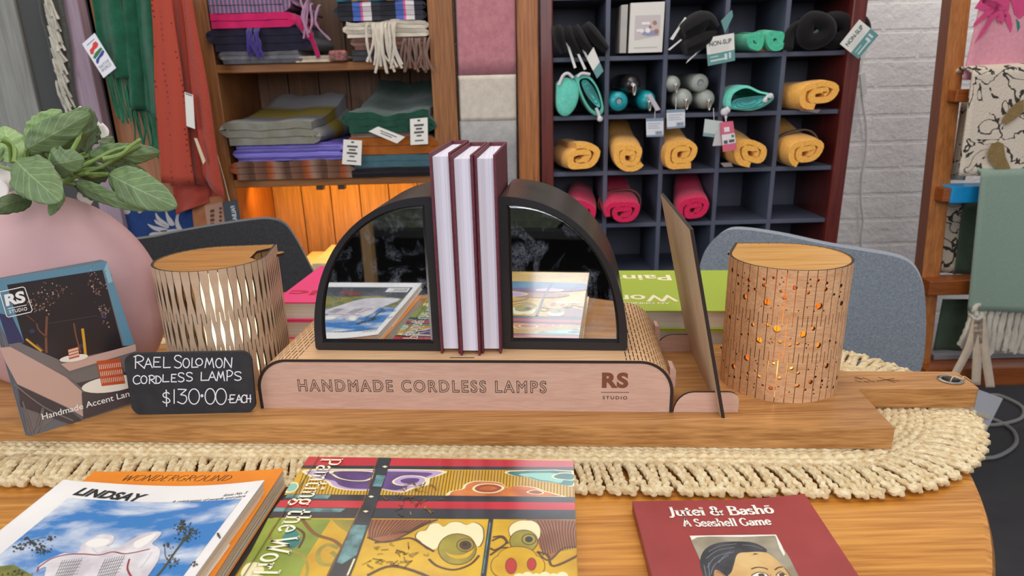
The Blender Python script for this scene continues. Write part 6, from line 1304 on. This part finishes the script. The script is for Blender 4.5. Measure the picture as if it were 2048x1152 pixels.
p0,p1=RG[1]; q0=lad(1901,405,-.04).x; q1=lad(1966,405,-.04).x+.06; tt=thing('blue_block','bright blue painted block on the ladder rung beside the sage throw','block',V((q0,p0.y,p0.z)))
mb=MB(); mb.box(q0,q1,p0.y-.004,p0.y+.056,p0.z-.002,p1.z+.004); part('block',mb,plain('#1697d6',.4,var='#1288c4',vs=30),tt,bev=.002)
# throws
def drape(mb,px,off,mi=0,nu=20,nv=18,amp=.006,nf=2.,ph=0.): 
    A,B,C_,D=[lad(x,y,off) for x,y in px]
    mb.grid(lambda a,b:(A*(1-a)+B*a)*(1-b)+(D*(1-a)+C_*a)*b+V((0,amp*math.sin(a*nf*6.28+ph)*b-.012*math.exp(-b*9)*0,0)),nu,nv,mi)
pk_=fabric('#d795a2','#cb8694',500,.5,vs=120); hot=fabric('#d14a7c','#c03d70',500,.5); gst=fabric('#1f7f6e','#19705f',500,.5)
t=thing('hanging_throw','pink throw with a magenta flower hanging at the top of the ladder rack','throw',lad(1990,100)); mb=MB(); drape(mb,((1968,-30),(2200,-30),(2200,160),(1924,160)),-.02); ob=part('throw_cloth',mb,pk_,t,rec=False); ob.modifiers.new('thick','SOLIDIFY').thickness=.006
def petal(s): return [lad(1660+float(q.split(',')[0])/2.879,float(q.split(',')[1])/2.879,-.0285) for q in s.split()]
mb=MB()
for s in ('870,-10 960,10 1000,40 930,60 880,60 830,50','940,20 980,60 900,100 820,160 830,130 880,80','960,40 1000,70 940,110 890,190 830,252 850,215 890,150 920,90','990,60 1020,90 1000,120 990,140 980,120 970,135 960,110','1010,50 1040,90 1050,150 1040,190 1020,140 1000,90','1030,-30 1140,-40 1150,60 1117,90 1090,110 1060,80 1050,30','860,-40 1040,-40 1030,60 960,60 880,20'): mb.poly(petal(s),0)
part('flower',mb,hot,t,rec=False)
mb=MB(); mb.poly(petal('1072,105 1092,130 1098,200 1090,300 1070,380 1055,405 1064,370 1075,300 1080,200')); part('flower_stem',mb,gst,t,rec=False)
m,nt,p=base('vine_knit','#cdbfae',.95,0,.2); co=ocoord(nt); n=N(nt,'ShaderNodeTexNoise',Scale=14.,Detail=2.,Distortion=1.2); nt.links.new(co,n.inputs[0])
s_=N(nt,'ShaderNodeMath',operation='SUBTRACT'); nt.links.new(n.outputs[0],s_.inputs[0]); s_.inputs[1].default_value=.5; ab=N(nt,'ShaderNodeMath',operation='ABSOLUTE'); nt.links.new(s_.outputs[0],ab.inputs[0])
nb=N(nt,'ShaderNodeTexNoise',Scale=240.,Detail=1.); nt.links.new(co,nb.inputs[0]); lt=N(nt,'ShaderNodeMath',operation='MULTIPLY'); nt.links.new(nb.outputs[0],lt.inputs[0]); lt.inputs[1].default_value=.036; l2=N(nt,'ShaderNodeMath',operation='LESS_THAN'); nt.links.new(ab.outputs[0],l2.inputs[0]); nt.links.new(lt.outputs[0],l2.inputs[1]); mixc(nt,p,l2.outputs[0],'#cdbfae','#3d3936'); bump(nt,p,nb.outputs[0],.8,.002); vine=m
mb=MB(); t=thing('hanging_throw','cream throw with a dark vine and tan leaf pattern over the upper rung','throw',lad(1990,250)); drape(mb,((1944,141),(2200,125),(2200,352),(1917,352)),-.062,0,24,18,.005,1.5,1.)
A_=[lad(x,y,-.062) for x,y in ((1944,141),(2200,125))]; mb.grid(lambda a,b:(A_[0]*(1-a)+A_[1]*a)+V((0,.075*b,.012*math.sin(math.pi*b)-.004*b)),10,6); ob=part('front_fall',mb,vine,t,rec=False); ob.modifiers.new('thick','SOLIDIFY').thickness=.007
mb=MB(); drape(mb,((1922,205),(1960,203),(1925,360),(1900,360)),.03,0,10,12,.004,1.); drape(mb,((1893,400),(1925,400),(1906,545),(1880,545)),.045,0,8,10,.004,1.); ob=part('back_fall',mb,vine,t,rec=False); ob.modifiers.new('thick','SOLIDIFY').thickness=.006
for s in ('990,690 1010,660 1060,600 1117,570 1117,640 1060,690 1010,722','905,880 930,830 970,815 1000,830 1010,900 1040,972 960,975 920,930'): 
    mb=MB(); mb.poly([lad(1660+float(q.split(',')[0])/2.879,float(q.split(',')[1])/2.879,-.0775) for q in s.split()]); part('leaf_motif',mb,fabric('#8c7348','#786138',260,.9),t,rec=False)

sg=fabric('#8b9e8e','#7c9081',700,.4,vs=700); sgf=fabric('#d6cfc0','#bfb7a8',500)
t=thing('hanging_throw','sage green throw with a knotted cream fringe over the blue block','throw',lad(2000,500)); mb=MB(); drape(mb,((1962,342),(2220,332),(2215,622),(1936,622)),-.080,0,24,22,.006,1.6,.5)
A_=[lad(x,y,-.080) for x,y in ((1962,342),(2220,332))]; mb.grid(lambda a,b:(A_[0]*(1-a)+A_[1]*a)+V((0,.085*b,.010*math.sin(math.pi*b)-.006*b)),10,6); ob=part('front_fall',mb,sg,t,rec=False); ob.modifiers.new('thick','SOLIDIFY').thickness=.007
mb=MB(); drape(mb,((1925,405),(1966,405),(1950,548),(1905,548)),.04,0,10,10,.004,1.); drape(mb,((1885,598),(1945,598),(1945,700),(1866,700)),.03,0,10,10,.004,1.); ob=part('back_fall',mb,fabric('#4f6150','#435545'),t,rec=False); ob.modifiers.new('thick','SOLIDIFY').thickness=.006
mb=MB()
for i in range(20):
    x=1952+i*14; a=lad(x,616,-.07); 
    for k in range(2): mb.tube(catmull([a+V((.004*k,0,.006)),a+V((.004*k-.002+R.gauss(0,.002),-.004,-.05)),a+V((.004*k+R.gauss(0,.004),R.gauss(0,.004),-.105-R.uniform(0,.018)))],5),[.0062]*6+[.0072]*5,8,0,False,(2,170))
kn=lad(1952,622,-.075)
for k in range(3): mb.tube([kn+V((.013*math.cos(q*.5236)*(1 if k!=1 else .6),.010*math.sin(q*.5236+k),.012*math.sin(q*.5236)+.006*(k-1))) for q in range(12)],.0062,8,0,True,(2,170))
for k in range(6): mb.tube(catmull([kn+V((.012*(k-2.5)/3,0,-.008)),kn+V((-.020+.008*k,-.006,-.05)),kn+V((-.026+.010*k,.002*(k%2),-.090-.008*(k%3)))],5),.006,7,0,False,(2,170))
part('fringe',mb,sgf,t)
t=thing('swing_card','grey card hanging on cream ribbon below the sage throw','tag',lad(1945,820,-.09)); rb=fabric('#d3bfa8','#c4af98',700,.3); mb=MB()
for pts in (((1955,634),(1940,690),(1915,740),(1902,762)),((1957,636),(1955,700),(1952,770)),((1962,634),(1968,690),(1976,740),(1981,775))):
    P=[lad(x,y,-.085) for x,y in pts]; C=catmull(P,6); w_=V((.0115,0,0)); mb.add([q-w_ for q in C]+[q+w_ for q in C],[(i,i+1,len(C)+i+1,len(C)+i) for i in range(len(C)-1)],0,True)
ob=part('ribbon',mb,rb,t,rec=False); ob.modifiers.new('thick','SOLIDIFY').thickness=.001
mb=MB(); P=[lad(x,y,-.09) for x,y in ((1945,775),(2006,797),(1968,872),(1895,838))]; mb.prism(P,(0,.002,0)); part('card',mb,plain('#b9bac0',.6),t,bev=.0008); mb=MB(); mb.prism([lad(x,y,-.094) for x,y in ((1912,815),(1980,832),(1978,838),(1910,820))],(0,.002,0)); part('ribbon_tail',mb,rb,t)
mb=MB(); pA=lad(1868,716,.02); mb.box(pA.x,pA.x+.85,pA.y,pA.y+.25,RG[3][1].z+.001,RG[3][1].z+.014); solo('grey_board',mb,plain('#8f8f94',.6),'grey board lying on the bottom rail of the ladder rack','board',bev=.001)
# floor cable
t=thing('floor_cable','pale grey cable looping on the dark floor beyond the table','cable',atz(1990,980,-.74+.004)); mb=MB()
mb.tube(catmull([atz(x,y,-.735) for x,y in ((1870,870),(1930,905),(1985,915),(2030,890),(2025,860),(1985,838),(1960,840),(1985,850),(2040,838),(2045,815),(2010,795),(1985,790),(1950,800))],7),.006,8); part('cable',mb,plain('#9b9a98',.5),t)
mb=MB(); mb.box(.95,3,2.39,2.42,0,.10); struct('baseboard_back',mb,plain('#8f9098',.6),bev=.003)
# ================================================================ STOCK SHELF BEHIND THE CAMERA (seen in the mirrors)
t=thing('stock_shelf','dark low stock shelf behind the viewer, seen only in the bookend mirrors','shelf',(-.3,-1.55,0)); dk=plain('#1d1c1d',.7,name='dark_stain')
mb=MB(); mb.box(-2.2,1.8,-1.9,-1.88,0,2.2); part('back_panel',mb,dk,t)
for z in (.10,.50,1.1):
    mb=MB(); mb.box(-2.2,1.8,-1.88,-1.32,z,z+.03); part('shelf',mb,dk,t)
mb=MB(); mb.box(-2.2,1.8,-1.35,-1.32,.0,.10); part('plinth',mb,dk,t)
mb=MB(); mb.box(-.985,-.945,-1.30,-1.26,0,1.6); part('post',mb,wood('#b08d66','#957349',2,.5,.5),t)
for i,(x0,x1,z,h,c) in enumerate(((-1.3,-.28,.531,.075,'#5d6350'),(-1.32,-.25,.607,.09,'#4d5444'))):
    folded('folded_blanket',('pale olive blanket under another olive blanket on the dark stock shelf','darker olive blanket on top on the dark stock shelf')[i],'blanket',x0,x1,z,h,2,fabric(c,'#444a3a'),y0=-1.36,y1=-1.75,grp='olive blankets on the stock shelf')
